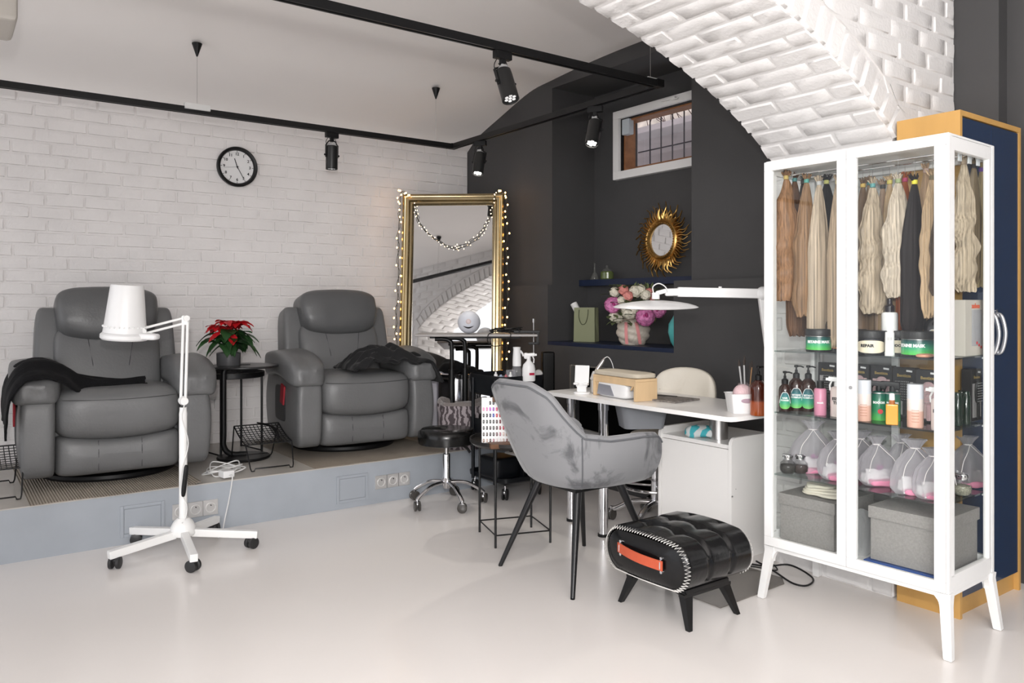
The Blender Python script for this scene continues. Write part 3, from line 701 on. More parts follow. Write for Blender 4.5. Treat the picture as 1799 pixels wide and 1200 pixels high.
# ================================================================== leaning gold mirror and fairy lights
RC = R(-36.1); TL = R(6.6); RM = R(-39)
q = fx(791, 5.68); ML = (q[0], q[1], .262)
MIRR = mat('mirror_silver', (.80, .80, .80), .015, 1)
GOLD = mat('brushed_gold', (.46, .37, .22), .26, 1, var=.15, vscale=6, stretch=(1, 1, .2))
t = thing('standing_mirror', 'tall gold-framed mirror leaning in the corner, hung with fairy lights', 'mirror', ML, rot=(-TL, 0, RM)); mir = t
MW, MH = .755, 1.745; FW = .085
b = MB()
prof = [(0, 0), (0, .030), (.010, .038), (.018, .030), (.024, .030), (.034, .046), (.050, .046), (.060, .030), (.066, .030), (.074, .034), (.085, .018), (.085, 0)]
cor = [(-MW/2, 0, 1, 1), (MW/2, 0, -1, 1), (MW/2, MH, -1, -1), (-MW/2, MH, 1, -1)]
vs = []
for (x, z, sx, sz) in cor:
    for (u, v) in prof: vs.append((x+sx*u, -v, z+sz*u))
n = len(prof); fs = [(i*n+j, ((i+1) % 4)*n+j, ((i+1) % 4)*n+(j+1) % n, i*n+(j+1) % n) for i in range(4) for j in range(n)]
b.add(vs, [f[::-1] for f in fs]); b.obj('frame', GOLD, t, ang=50)
b = MB(); b.box((0, -.010, MH/2), (MW-.14, .006, MH-.14)); b.obj('mirror_glass', MIRR, t)
b = MB(); b.box((0, -.002, MH/2), (MW-.02, .006, MH-.02)); b.obj('backing', mat('backing_board', (.12, .08, .05), .8), t)
BULB = mat('warm_bulb', (1, .8, .5), .3, emit=((1, .50, .14), 16)); BULBW = mat('pale_bulb', (1, .95, .85), .3, emit=((1, .72, .42), 5))
fl = thing('fairy_lights', 'string of warm fairy lights draped over the gold mirror frame', 'fairy lights', ML, rot=(-TL, 0, RM))
rd = random.Random(11)
def strand(P, nb, jit, m, r=.0042):
    Q = spline(P, 8); b = MB(); b.tube(Q, .0022, 5)
    Q2 = [p+Vector((.012*sin(i*1.3), -.004, .006*cos(i))) for i, p in enumerate(Q)]; b.tube(Q2, .0018, 5); b.obj('wire', mat('dark_green_wire', (.015, .018, .012), .5), fl)
    base = None
    for k in range(nb):
        q = k/(nb-1)*(len(Q)-1); i = min(int(q), len(Q)-2); p = Q[i].lerp(Q[i+1], q-i)
        pos = p+Vector((rd.uniform(-jit, jit), -.012-rd.random()*.01, rd.uniform(-.012, .012)))
        if base is None:
            b = MB(); b.sph((0, 0, 0), (r, r, r*1.3), 8, 6); base = b.obj('bulb', m, fl)
        else: base = base.copy(); COL.objects.link(base)
        base.location = pos
H_ = MW/2
strand([(-H_+.06, -.05, MH-.03), (-H_-.005, -.04, MH+.012), (-H_-.018, -.03, MH-.1), (-H_-.028, -.02, MH*.8), (-H_-.02, -.02, MH*.62), (-H_-.03, -.02, MH*.45), (-H_-.02, -.02, MH*.3), (-H_-.03, -.02, MH*.12)], 34, .02, BULB, .0052)
strand([(-H_+.085, -.05, MH-.08), (-H_+.12, -.048, MH-.20), (-H_+.21, -.048, MH-.31), (-.02, -.048, MH-.40), (.06, -.048, MH-.395), (.18, -.048, MH-.33), (.25, -.048, MH-.22), (.30, -.05, MH-.09), (H_-.06, -.05, MH+.005)], 36, .012, BULBW, .0032)
strand([(H_-.05, -.05, MH+.008), (H_+.01, -.04, MH-.02), (H_+.025, -.03, MH-.2), (H_+.02, -.02, MH*.75), (H_+.035, -.02, MH*.6), (H_+.02, -.02, MH*.45), (H_+.03, -.02, MH*.3), (H_+.025, -.02, MH*.1)], 30, .02, BULB, .0052)

# ================================================================== overbed table, bin, bag, trolley, tower
q = fx(838, 5.2); OT = (q[0], q[1])
t = thing('overbed_table', 'height-adjustable black C-frame table with a thin top before the mirror', 'table', (q[0], q[1], .25), RC)
b = MB(); b.box((0, 0, .728), (.79, .30, .016), r=.004); b.obj('tabletop', mat('grey_laminate', (.30, .28, .27), .35), t)
b = MB(); b.box((-.01, -.01, .712), (.60, .03, .016), r=.002); b.box((-.01, .11, .712), (.60, .03, .016), r=.002); b.obj('top_support', BMET, t)
for (x, y) in ((-.165, -.02), (-.085, .10)):
    b = MB(); b.tube(spline([(x-.11, y, .70), (x-.05, y, .70), (x-.012, y, .685), (x, y, .64), (x, y, .35), (x, y, .03)], 6), .014, 12); b.cyl((x, y, .02), (x, y, .50), .022, n=14); b.obj('column', BMET, t)
b = MB(); b.cyl((-.165, -.02, .455), (-.125, -.03, .455), .011, n=12); b.obj('height_knob', BLACK, t)
b = MB(); b.box((0, .04, .015), (.45, .24, .03), r=.004); b.obj('foot_frame', BMET, t)
q = fx(824, 5.12)
t = thing('desk_globe_lamp', 'small white globe lamp with a crescent slot on the overbed table', 'lamp', (q[0], q[1], .988), RC)
b = MB(); b.sph((0, 0, .074), .074, 32, 18); b.obj('globe', mat('frosted_globe', (.62, .64, .70), .5), t)
b = MB(); b.tube([(-.034+.068*i/12, -.0745+.3*abs(-.034+.068*i/12)**1.6*1.1, .052-.012*sin(pi*i/12)) for i in range(13)], [.0005+.0045*sin(pi*i/12) for i in range(13)], 6); b.obj('slot', BLACK, t)
b = MB(); b.sph((.0, -.070, .079), (.018, .007, .018), 16, 8); b.obj('button', mat('rose_button', (.62, .52, .52), .4), t)
q = fx(892, 5.15)
b = MB(); rd = random.Random(3)
for s in range(5):
    P = [(rd.uniform(-.12, .10), rd.uniform(-.06, .06), .008+rd.random()*.03) for k in range(7)]
    b.tube(spline(P, 6), .0035, 6)
b.tube(spline([(-.09, -.10, .01), (-.12, -.165, .0), (-.125, -.172, -.045), (-.08, -.17, -.075), (.0, -.17, -.05), (.02, -.168, 0), (0, -.13, .012)], 6), .003, 6)
tag(b.obj('black_cable', BLACK, loc=(q[0], q[1], .988), rot=(0, 0, RC)), 'tangled black cables on the right end of the overbed table', 'cable')
q = fx(918, 5.12)
t = thing('clamp', 'black screw clamp on the right end of the overbed table', 'clamp', (q[0]+.02, q[1]-.02, .96), RC)
b = MB(); b.box((0, 0, .04), (.17, .03, .018), r=.003); b.box((.07, 0, .0), (.02, .03, .08), r=.003); b.box((.045, 0, -.035), (.07, .03, .016), r=.003); b.obj('jaw', BLACK, t)
b = MB(); b.cyl((.045, 0, -.12), (.045, 0, .10), .004, n=8); b.cyl((.045, 0, .10), (.045, 0, .125), .008, n=8); b.obj('screw', STEEL, t)
q = fx(800, 5.42)
t = thing('steel_bin', 'shiny steel cylindrical bin between the recliner and the trolley', 'bin', (q[0], q[1], .25))
b = MB(); b.lathe([(0, 0), (.128, 0), (.13, .01), (.130, .44), (.126, .452), (.12, .44), (.12, .3), (0, .3)], n=48); b.obj('body', mat('polished_steel', (.66, .65, .68), .16, 1), t)
b = MB(); b.lathe([(.131, .425), (.135, .43), (.135, .455), (.131, .458)], n=48, cap=False); b.obj('rim', CHROME, t)
b = MB(); b.soft((0, 0, 0), (.25, .24, .07), (.7, .7), 16, lambda x, y, z, p: p+Vector((0, 0, wr(p, 14, .03)+.03*(1-x*x)-.05*max(0, x)))); tag(b.obj('black_cloth', CLOTH, loc=(q[0]+.02, q[1], .725), ang=70), 'crumpled black cloth lying over the top of the steel bin', 'cloth')
q = fx(813, 5.10); PL = mat('taupe_plush', (.20, .175, .165), .95, sheen=.6, bump=.8, bscale=120)
def patm(name, a, bcol, sc):
    m, nt, p = _new(name); N, L = nt.nodes, nt.links; tc = N.new('ShaderNodeTexCoord'); w = N.new('ShaderNodeTexWave'); w.inputs['Scale'].default_value = sc; w.inputs['Distortion'].default_value = 9; w.inputs['Detail'].default_value = 3; w.inputs['Detail Scale'].default_value = 2
    cr = N.new('ShaderNodeValToRGB'); cr.color_ramp.elements[0].color = (*a, 1); cr.color_ramp.elements[1].color = (*bcol, 1); cr.color_ramp.elements[0].position = .45; cr.color_ramp.elements[1].position = .62
    L.new(tc.outputs['Object'], w.inputs['Vector']); L.new(w.outputs['Fac'], cr.inputs['Fac']); L.new(cr.outputs['Color'], p.inputs['Base Color']); p.inputs['Roughness'].default_value = .9; return m
b = MB(); b.box((0, 0, .235), (.22, .08, .47), r=.006); q_ = fx(766, 5.45); tag(b.obj('white_box', mat('lavender_white', (.62, .60, .66), .5), loc=(q_[0], q_[1], .25), rot=(0, 0, RC)), 'pale lavender box between the recliner and the steel bin', 'box')
t = thing('fabric_basket', 'grey plush fabric basket with patterned sides behind the black stool', 'basket', (q[0], q[1], .25), RC)
def bk(u, v):
    a = 2*pi*u; pr = [(.125, 0), (.15, .12), (.155, .26), (.15, .33), (.138, .345), (.126, .325), (.122, .2), (.10, .14)]
    q_ = v*(len(pr)-1); i = min(int(q_), len(pr)-2); f_ = q_-i; r_ = pr[i][0]*(1-f_)+pr[i+1][0]*f_; z = pr[i][1]*(1-f_)+pr[i+1][1]*f_
    r_ += NZ.noise(Vector((cos(a)*2, sin(a)*2, z*8)))*.016; z += (.03*cos(2*a)+.02*sin(3*a))*v
    return (r_*cos(a)*1.05, r_*sin(a)*.62, z*.9)
b = MB(); b.grid(bk, 48, 20); f0 = len(b.f)
b.m = [1 if (i % 20) >= 8 else 0 for i in range(len(b.f))]
b.obj('basket_body', [patm('patterned_plush', (.07, .055, .06), (.33, .29, .30), 9), PL], t, ang=80)
b = MB(); b.soft((0, 0, .2), (.22, .13, .2), (.7, .7), 8, lambda x, y, z, p: p+Vector((0, 0, wr(p, 16, .02)))); b.obj('lining', PL, t)

# trolley
t = thing('trolley', 'black three-tier rolling trolley carrying bottles behind the grey chair', 'trolley', (2.885, 4.02, 0), R(0))
TB = mat('trolley_black', (.005, .006, .008), .35, spec=.3)
def tray(z, h, nm):
    b = MB(); X_, Y_ = .165, .205; r_ = .06
    def ringp(k, rr, zz, ins):
        out = []
        for cx_, cy_, a0 in ((X_-r_, Y_-r_, 0), (-X_+r_, Y_-r_, 90), (-X_+r_, -Y_+r_, 180), (X_-r_, -Y_+r_, 270)):
            for i in range(7): a = R(a0+15*i); out.append((cx_+(r_-ins)*cos(a), cy_+(r_-ins)*sin(a), zz))
        return out
    lay = [ringp(0, 0, z, .02), ringp(0, 0, z+.012, .002), ringp(0, 0, z+h, 0), ringp(0, 0, z+h+.004, .003), ringp(0, 0, z+h, .006), ringp(0, 0, z+.014, .008)]
    n = 28; vs = sum(lay, []); fs = [(i*n+j, i*n+(j+1) % n, (i+1)*n+(j+1) % n, (i+1)*n+j) for i in range(5) for j in range(n)]+[tuple(range(n))[::-1], tuple(5*n+j for j in range(n))]
    b.add(vs, fs); return b.obj(nm, TB, t)
tray(.615, .125, 'top_tray'); tray(.365, .10, 'middle_tray'); tray(.095, .035, 'bottom_tray')
for sx in (-1, 1):
    for sy in (-1, 1):
        b = MB(); b.cyl((sx*.168, sy*.12, .09), (sx*.168, sy*.12, .72), .011, n=12); b.obj('post', TB, t)
        castor(t, sx*.125, sy*.165, R(40), .034, .024, mat('castor_rubber', (.015, .015, .016), .5), CHROME)
b = MB(); b.box((0, 0, .709), (.29, .37, .006), r=.002); b.obj('top_plate', WPLAS, t)
def bottle(name, label, cat, loc, prof, m, cap=None, capm=None, group=None, rz=0, extra=None):
    t = thing(name, label, cat, loc, rz, group)
    b = MB(); b.lathe(prof, n=28); b.obj('body', m, t)
    if cap: b = MB(); b.lathe(cap, n=24); b.obj('cap', capm or WPLAS, t)
    return t
ZTT = .7125
CLR = glass('clear_plastic', (.93, .93, .95), 1.4, .05, .12, (.8, .8, .82))
def trigger(t, z, m, s=1.0, mir=1):
    b = MB(); M = T((0, 0, z), (0, 0, 0), s); b.box((.006*mir, 0, .030), (.060, .020, .020), (0, R(-4)*mir, 0), r=.004, M=M); b.lathe([(0, 0), (.012, 0), (.012, .014), (.009, .022), (0, .022)], n=16, M=M)
    b.box((.040*mir, 0, .030), (.012, .014, .012), r=.002, M=M); b.tube([M @ Vector((.022*mir, 0, .022)), M @ Vector((.030*mir, 0, .004)), M @ Vector((.028*mir, 0, -.018))], .004*s, 6); b.soft((-.016*mir, 0, .024), (.026, .02, .036), (.6, .6), 6, M=M); return b.obj('trigger_head', m, t)
q = fx(908, 4.80); t2 = thing('spray_bottle', 'clear bottle with tall white spray head on the trolley', 'spray bottle', (q[0], q[1], ZTT), R(-36))
b = MB(); b.lathe([(0, 0), (.026, 0), (.029, .006), (.029, .07), (.020, .095), (0, .096)], n=24); b.obj('body', CLR, t2)
b = MB(); b.lathe([(0, .09), (.026, .09), (.026, .13), (.022, .19), (.024, .205), (.0, .207)], n=24); b.tube([(.02, 0, .185), (.035, 0, .165), (.04, 0, .15)], .006, 8); b.obj('spray_head', WPLAS, t2)
q = fx(929, 4.78); t2 = thing('spray_bottle', 'white trigger spray bottle with a red label on the trolley', 'spray bottle', (q[0], q[1], ZTT), R(-36))
b = MB(); b.lathe([(0, 0), (.036, 0), (.040, .006), (.040, .075), (.034, .10), (.014, .122), (.012, .13), (0, .13)], n=28, sc=(1, .7)); b.obj('body', WPLAS, t2); trigger(t2, .128, WPLAS, 1.05)
b = MB(); b.box((.018, -.028, .045), (.032, .004, .014), (0, 0, R(20)), r=.001); b.obj('label', mat('red_label', (.45, .01, .05), .5), t2)
for px, tt, r_, h, m, lb in ((871, 4.92, .012, .045, WPLAS, 'tiny white bottle at the left of the trolley tray'), (880, 4.88, .017, .030, mat('pale_blue_plastic', (.35, .42, .56), .4), 'pale blue pot on the trolley tray'), (889, 4.90, .011, .030, mat('pink_glass', (.55, .14, .18), .3), 'small pink pot between the blue pot and the white cone'), (897, 4.82, .012, .052, WPLAS, 'white cone-shaped bottle before the clear jars'), (901, 4.96, .017, .055, CLR, 'clear jar behind the white cone bottle'), (893, 5.0, .015, .05, CLR, 'clear jar at the back of the trolley tray')):
    q = fx(px, tt); b = MB(); b.lathe([(0, 0), (r_, 0), (r_, h*.6), (r_*.5, h*.75), (r_*.45, h), (0, h)] if m is not CLR else [(0, 0), (r_, 0), (r_, h), (r_*.9, h), (r_*.9, .004), (0, .004)], n=20)
    tag(b.obj('small_bottle', m, loc=(q[0], q[1], ZTT)), lb, 'bottle', 'small pots on the trolley')
q = fx(946, 4.93); b = MB(); b.lathe([(0, -.025), (.026, -.025), (.028, -.02), (.028, .02), (.026, .025), (0, .025)], n=28, M=T((0, 0, .029), (R(90), 0, R(-40)))); tag(b.obj('tape_roll', mat('grey_roll', (.45, .44, .43), .6), loc=(q[0], q[1], ZTT)), 'grey roll beside the white trigger bottle on the trolley', 'roll')
b = MB(); b.soft((0, 0, .07), (.18, .22, .13), (.25, .25), 8); tag(b.obj('storage_bin', TB, loc=(2.80, 3.98, .112)), 'black bin on the lowest tray of the trolley', 'bin')
q = fx(885, 4.66)
t2 = thing('nail_dust_collector', 'white rounded device on the lowest tray of the trolley', 'device', (2.955, 3.95, .112), R(0))
b = MB(); b.box((0, 0, .05), (.14, .22, .10), r=.01); b.obj('base', TB, t2); b = MB(); b.soft((0, 0, .117), (.15, .24, .05), (.5, .5), 12); b.obj('cover', WPLAS, t2)
b = MB(); b.lathe([(0, 0), (.012, 0), (.012, .002), (0, .002)], n=16, M=T((-.04, .06, .141))); b.obj('button', BLACK, t2)
b = MB(); b.soft((0, 0, .06), (.26, .30, .11), (.3, .3), 8); tag(b.obj('black_box', mat('black_box', (.008, .008, .008), .5), loc=(2.885, 4.02, .381)), 'black box on the middle tray of the trolley', 'box')
b = MB(); b.cyl((-.03, 0, .008), (.03, 0, .008), .011, n=16); b.tube([(-.03, 0, .01), (-.05, 0, .02), (-.045, 0, .05)], .003, 6); tag(b.obj('brass_clip', mat('brass', (.5, .33, .12), .3, 1), loc=(2.80, 3.93, .505)), 'brass-coloured tool on the box in the middle of the trolley', 'tool')
b = MB(); b.box((0, 0, .432), (.083, .083, .862), r=.012, k=2); tag(b.obj('tower_fan', mat('gloss_black', (.003, .003, .003), .3, spec=.2), loc=(3.285, 4.10, 0), rot=(0, 0, R(-30))), 'slim black tower standing against the charcoal wall behind the trolley', 'tower')

# ================================================================== black stool, wire side table, colour chart
t = thing('rolling_stool', 'black round saddle stool with a chrome five-star base', 'stool', (2.428, 3.985, 0))
def chrome_base(t, R0, zc, n=5, a0=190, r=.013, cas=.028, m=CHROME):
    for k in range(n):
        a = R(a0+360/n*k); c, s_ = cos(a), sin(a); b = MB()
        b.tube(spline([(c*.0, s_*.0, zc), (c*.05, s_*.05, zc+.004), (c*R0*.55, s_*R0*.55, zc-.006), (c*R0*.88, s_*R0*.88, zc-.045), (c*R0, s_*R0, .062)], 5), r, 10, flat=.8); b.obj('leg', m, t); castor(t, c*R0, s_*R0, a+1.1, cas, .026, mat('clear_castor', (.06, .055, .05), .2), CHROME)
chrome_base(t, .222, .128)
b = MB(); b.lathe([(0, .095), (.020, .095), (.026, .12), (.03, .145), (.024, .155), (.0215, .16), (.0215, .295), (.018, .30), (0, .30)], n=28); b.obj('gas_column', CHROME, t)
b = MB(); b.lathe([(0, .29), (.011, .29), (.011, .355), (0, .355)], n=16); b.obj('piston', STEEL, t)
b = MB(); b.tube([(.02, -.01, .348), (.08, -.04, .345), (.11, -.055, .325), (.125, -.062, .30)], [.004, .006, .008, .008], 8); b.obj('lever', BLACK, t)
def fst(x, y, z, p):
    if z > 0: p.z += .012*(x*x+y*y)-.012; d = abs(p.y*.8+p.x*.6); p.z -= .016*math.exp(-(d/.03)**2)*max(0, -(p.x*.8-p.y*.6))*8
    return p
b = MB(); b.lathe([(0, .352), (.12, .352), (.165, .362), (.17, .40), (.168, .428), (.155, .444), (.12, .449), (.06, .447), (0, .446)], n=56, cap=False)
b.v = [tuple(Vector(v)-Vector((0, 0, .018*math.exp(-((v[0]*.6+v[1]*.8)/.028)**2) if (v[2] > .43 and v[0]*.8-v[1]*.6 < 0) else 0))) for v in b.v]
b.obj('seat', mat('black_vinyl', (.005, .005, .005), .22, coat=.08, spec=.4), t)
t = thing('side_table', 'round black wire-legged tray table holding the nail colour chart', 'side table', (2.358, 3.215, 0), R(45-18))
b = MB(); b.lathe([(0, .475), (.21, .475), (.225, .49), (.225, .506), (.221, .506), (.218, .49), (.205, .483), (0, .483)], n=56); b.obj('tray', mat('bronze_black', (.022, .02, .019), .3, .4), t)
for k in range(4):
    a = k*pi/2; b = MB(); b.cyl((.2*cos(a), .2*sin(a), 0), (.2*cos(a), .2*sin(a), .478), .0062, n=8); b.obj('leg', BMET, t)
b = MB(); q4 = [(.2*cos(k*pi/2), .2*sin(k*pi/2), .06) for k in range(4)]; b.tube(q4, .004, 6, closed=True); b.obj('bottom_bar', BMET, t)
q = fx(876, 3.93); ZS = .484
t = thing('nail_colour_chart', 'white board of nail polish colour samples standing on the wire side table', 'colour chart', (q[0], q[1], ZS+.003), rot=(R(-10), 0, R(-33)))
b = MB(); b.box((0, 0, .113), (.17, .006, .226), r=.003); b.obj('board', WPLAS, t)
rows = [[None]*2+['#141414', '#1c1c1c']+[None]*6, ['#e58fb4', '#d97fb0', '#c255c8', '#8d3fae', '#d84a75', '#c04060', '#a02828', '#3c2020', '#501818', '#701020'], ['#101018', '#181828', '#1a2450', '#1c3ca8', '#c02038', '#b01830', '#a81828', '#901828', '#801020', '#401018'], ['#181818', '#203028', '#1c2820', '#282828', '#381818', '#701c28', '#a01c30', '#b82030', '#c82038', '#a02838'], ['#141014', '#20181c', '#301c20', '#1c2420', '#48282c', '#a03848', '#c0485c', '#901c2c', '#3c1c20', '#201414'], ['#382c24', '#4c382c', '#281c1c', '#30201c', '#6c3840', '#b87888', '#d8c0b8', '#a07850', '#6c2830', '#381c1c'], ['#a08070', '#ccb0a4', '#50302c', '#b07880', '#dccccc', '#e0d8d4', '#c4b0a8', '#80484c', '#401c24', '#301820']]
NC = {}
def srgb(h):
    c = [int(h[i:i+2], 16)/255 for i in (1, 3, 5)]; return tuple(((x+.055)/1.055)**2.4 if x > .04 else x/12.92 for x in c)
proto = None
for i, row in enumerate(rows):
    for j, h in enumerate(row):
        if not h: continue
        m = mat('nail_'+h[1:], srgb(h), .25)
        b = MB(); b.soft((-.0745+.0165*j, -.004, .198-.031*i), (.0095, .004, .019), (.6, .6), 4); b.obj('nail_tip', m, t)
b = MB(); b.box((.0, -.009, .214), (.06, .02, .022), r=.002); b.obj('wooden_clip', mat('brown_wood', (.14, .06, .025), .5, var=.2, vscale=30), t)
q = fx(886, 3.82); b = MB(); b.box((0, 0, .012), (.15, .075, .022), r=.003); tag(b.obj('wooden_box', MATS['brown_wood'], loc=(q[0], q[1], ZS), rot=(0, 0, R(-22))), 'flat brown wooden box on the wire side table before the colour chart', 'box')
# ================================================================== grey velvet armchair
def velvet(name, a, c, sc):
    m, nt, p = _new(name); N, L = nt.nodes, nt.links; tc = N.new('ShaderNodeTexCoord'); mp = N.new('ShaderNodeMapping'); mp.inputs['Scale'].default_value = (1, 1, .6); n = N.new('ShaderNodeTexNoise')
    n.inputs['Scale'].default_value = sc; n.inputs['Detail'].default_value = 6; n.inputs['Distortion'].default_value = .7; n.inputs['Roughness'].default_value = .6
    cr = N.new('ShaderNodeValToRGB'); cr.color_ramp.elements[0].color = (*a, 1); cr.color_ramp.elements[1].color = (*c, 1); cr.color_ramp.elements[0].position = .39; cr.color_ramp.elements[1].position = .49
    L.new(tc.outputs['Object'], mp.inputs['Vector']); L.new(mp.outputs['Vector'], n.inputs['Vector']); L.new(n.outputs['Fac'], cr.inputs['Fac']); L.new(cr.outputs['Color'], p.inputs['Base Color'])
    p.inputs['Roughness'].default_value = .85; p.inputs['Sheen Weight'].default_value = .35; p.inputs['Sheen Roughness'].default_value = .35; p.inputs['Specular IOR Level'].default_value = .25; MATS[name] = m; return m
VEL = velvet('grey_velvet', (.12, .122, .13), (.255, .258, .268), 4.8)
t = thing('velvet_armchair', 'grey velvet armchair with black tapered legs drawn up to the white desk', 'armchair', (2.30, 2.65, 0), 0)
# shell: plan path from near arm tip, round the back, to the far arm tip (local x forward)
PB = spline([(.235, -.215), (.10, -.235), (-.06, -.225), (-.155, -.18), (-.195, -.10), (-.205, 0), (-.195, .10), (-.155, .18), (-.06, .225), (.10, .235), (.235, .215)] and [(x, y, 0) for x, y in [(.225, -.215), (.10, -.228), (-.06, -.218), (-.165, -.165), (-.205, -.09), (-.215, 0), (-.205, .09), (-.165, .165), (-.06, .218), (.10, .228), (.225, .215)]], 6)
PT = spline([(x, y, 0) for x, y in [(.235, -.275), (.10, -.30), (-.08, -.285), (-.235, -.235), (-.308, -.155), (-.318, 0), (-.308, .155), (-.235, .235), (-.08, .285), (.10, .30), (.235, .275)]], 6)
k = len(PB); HT = np.interp(np.linspace(0, 1, k), [0, .03, .10, .20, .27, .36, .43, .5, .57, .64, .73, .80, .90, .97, 1], [.575, .605, .615, .612, .63, .795, .838, .838, .838, .795, .63, .612, .615, .605, .575])
Z0 = .415
def shell(u, v):
    q = u*(k-1); i = min(int(q), k-2); f = q-i
    pb = PB[i].lerp(PB[i+1], f); pt = PT[i].lerp(PT[i+1], f); h = HT[i]*(1-f)+HT[i+1]*f
    w = v; g = w**.9; p = pb.lerp(pt, g); z = Z0+(h-Z0)*w
    bul = .016*sin(pi*w); n = Vector((p.x+.0, p.y, 0)).normalized(); p += n*bul
    # back kicks outward with height
    z_ = (h-.62)/.22 if h > .62 else 0
    p.x -= max(0, z_)*.055*w*w
    if w < .12: p -= n*.025*(1-w/.12)**2; z -= .008*(1-w/.12)
    return (p.x, p.y, z)
b = MB()
b.grid(lambda u, v: shell(1-u, v), 90, 14, th=.042); b.obj('shell', VEL, t, ang=60)
b = MB(); P = [Vector(shell(i/120, 1)) for i in range(121)]; C0 = Vector((0, 0, 0))
b.tube([p+Vector((-p.x, -p.y, 0)).normalized()*.021+Vector((0, 0, .004)) for p in P], .020, 10); b.obj('top_roll', VEL, t, ang=60)
PIP = mat('velvet_piping', (.12, .125, .135), .8)
b = MB(); b.tube([p+Vector((p.x, p.y, 0)).normalized()*.001+Vector((0, 0, .006)) for p in P], .0042, 6)
for u0 in (.272,): b.tube([Vector(shell(u0, v/14))+Vector((shell(u0, v/14)[0], shell(u0, v/14)[1], 0)).normalized()*.002 for v in range(15)], .0028, 6)
b.tube([Vector(shell(.728, v/14))+Vector((shell(.728, v/14)[0], shell(.728, v/14)[1], 0)).normalized()*.002 for v in range(15)], .0028, 6); b.obj('piping', PIP, t)
b = MB(); b.soft((.02, 0, .45), (.40, .40, .11), (.35, .35), 14, lambda x, y, z, p: p+Vector((0, 0, -.015*abs(x)*0+.01*(1-x*x)))); b.obj('seat', VEL, t)
LG = mat('chair_leg_black', (.012, .012, .013), .3, .3)
for (sx, sy) in ((-1, -1), (-1, 1), (1, -1), (1, 1)):
    b = MB(); a0 = Vector((sx*.115, sy*.125, .41)); a1 = Vector((sx*.25, sy*.25, .003)); b.cyl(a0, a1, .0185, .0095, 20); b.cyl(a1, a1-Vector((0, 0, .003)), .010, .009, 12); b.obj('leg', LG, t)
b = MB(); b.box((0, 0, .398), (.30, .30, .02), r=.004); b.obj('base_plate', BMET, t)

# ================================================================== tufted footstool
t = thing('footstool', 'black tufted leather footstool with an orange leather strap handle', 'footstool', (2.325, 2.095, 0), R(0))
BL = mat('gloss_black_leather', (.005, .005, .0055), .22, spec=.35, coat=.08, bump=.08, bscale=60)
SX, SY, ZB, ZC = .185, .215, .128, .225
def prof(a, ins=0, hh=.085):
    # stadium profile in (y,z)
    r_ = hh-ins; L_ = SY-hh; c, s_ = cos(a), sin(a)
    y = (L_ if c > 0 else -L_)*min(1, abs(c)*3.2)+r_*c*1.0; z = r_*s_
    return y, z
tuf = [(x, y) for x in (-.062, .062) for y in (-.13, -.0, .13)]
def body(u, v):
    a = 2*pi*u; x = (v-.5)*2*SX; e = (abs(v-.5)*2)
    y, z = prof(a); z += .012*(1-(y/SY)**2)*(1 if z > 0 else 0)
    if z > .03:
        d = 0
        for tx in (-.062, .062): d += .016*math.exp(-((x-tx)/.008)**2)
        for ty in (-.065, .065): d += .012*math.exp(-((y-ty)/.009)**2) if abs(x) < .17 else 0
        for tx in (-.062, .062):
            for ty in (-.065, .065): d += .024*math.exp(-((x-tx)**2+(y-ty)**2)/.0005)
        z -= d-.004
    elif z > -.05:
        d = sum(.008*math.exp(-((x-tx)/.009)**2) for tx in (-.062, .062)); y -= d*(1 if y > 0 else -1)
    if e > .93: q = 1-(e-.93)*1.2; y *= q; z *= q
    return (x, y, ZC+z)
b = MB(); b.grid(lambda u, v: body(u, v), 110, 66); b.obj('cushion', BL, t, ang=60)
for s in (-1, 1):
    b = MB(); vs = [(s*SX*.985, *[q*.93 for q in prof(2*pi*i/64)]) for i in range(64)]; vs = [(x, y, z+ZC) for x, y, z in vs]; cv = [(s*(SX+.012), y*.8, ZC+(z-ZC)*.75) for x, y, z in vs]; c2 = [(s*(SX+.015), y*.4, ZC+(z-ZC)*.4) for x, y, z in vs]
    n = 64; fs = [(i, (i+1) % n, n+(i+1) % n, n+i) for i in range(n)]+[(n+i, n+(i+1) % n, 2*n+(i+1) % n, 2*n+i) for i in range(n)]+[tuple(range(2*n, 3*n))]
    b.add(vs+cv+c2, fs if s > 0 else [f[::-1] for f in fs]); e_ = b.obj('end_panel', BL, t)
    b = MB(); P = []; dn = [prof(2*pi*i/1440) for i in range(1441)]; cu_ = [0]
    for i in range(1440): cu_.append(cu_[-1]+math.dist(dn[i], dn[i+1]))
    for i in range(150):
        y = float(np.interp(cu_[-1]*i/150, cu_, [q[0] for q in dn])); z = float(np.interp(cu_[-1]*i/150, cu_, [q[1] for q in dn])); q = .965 if i % 2 else .90; zz_ = z+.010*(1-(y/SY)**2)*(z > 0); P.append((s*(SX+.006) if i % 2 else s*SX*.94, y*(.955 if i % 2 else 1.012), ZC+zz_*(.93 if i % 2 else 1.03)))
    b.tube(P, .0016, 4, closed=True); b.obj('stitching', mat('white_thread', (.75, .73, .70), .7), e_)
b = MB(); OR = mat('orange_leather', (.50, .085, .035), .45, bump=.1, bscale=80)
b.grid(lambda u, v: (-(SX+.022+.016*sin(pi*u)), .115-.23*u, ZC+.020-.014*u+(v-.5)*.036), 24, 4, th=-.004); b.obj('strap_handle', OR, t)
for y, z in ((.105, ZC+.018), (-.105, ZC+.006)):
    b = MB()
    for dz in (-.025, .025): b.cyl((-(SX+.008), y, z+dz), (-(SX+.022), y, z+dz), .0055, n=12)
    b.tube([(-(SX+.020), y, z-.028), (-(SX+.028), y, z-.01), (-(SX+.028), y, z+.01), (-(SX+.020), y, z+.028)], .0022, 6); b.obj('strap_fitting', CHROME, t)
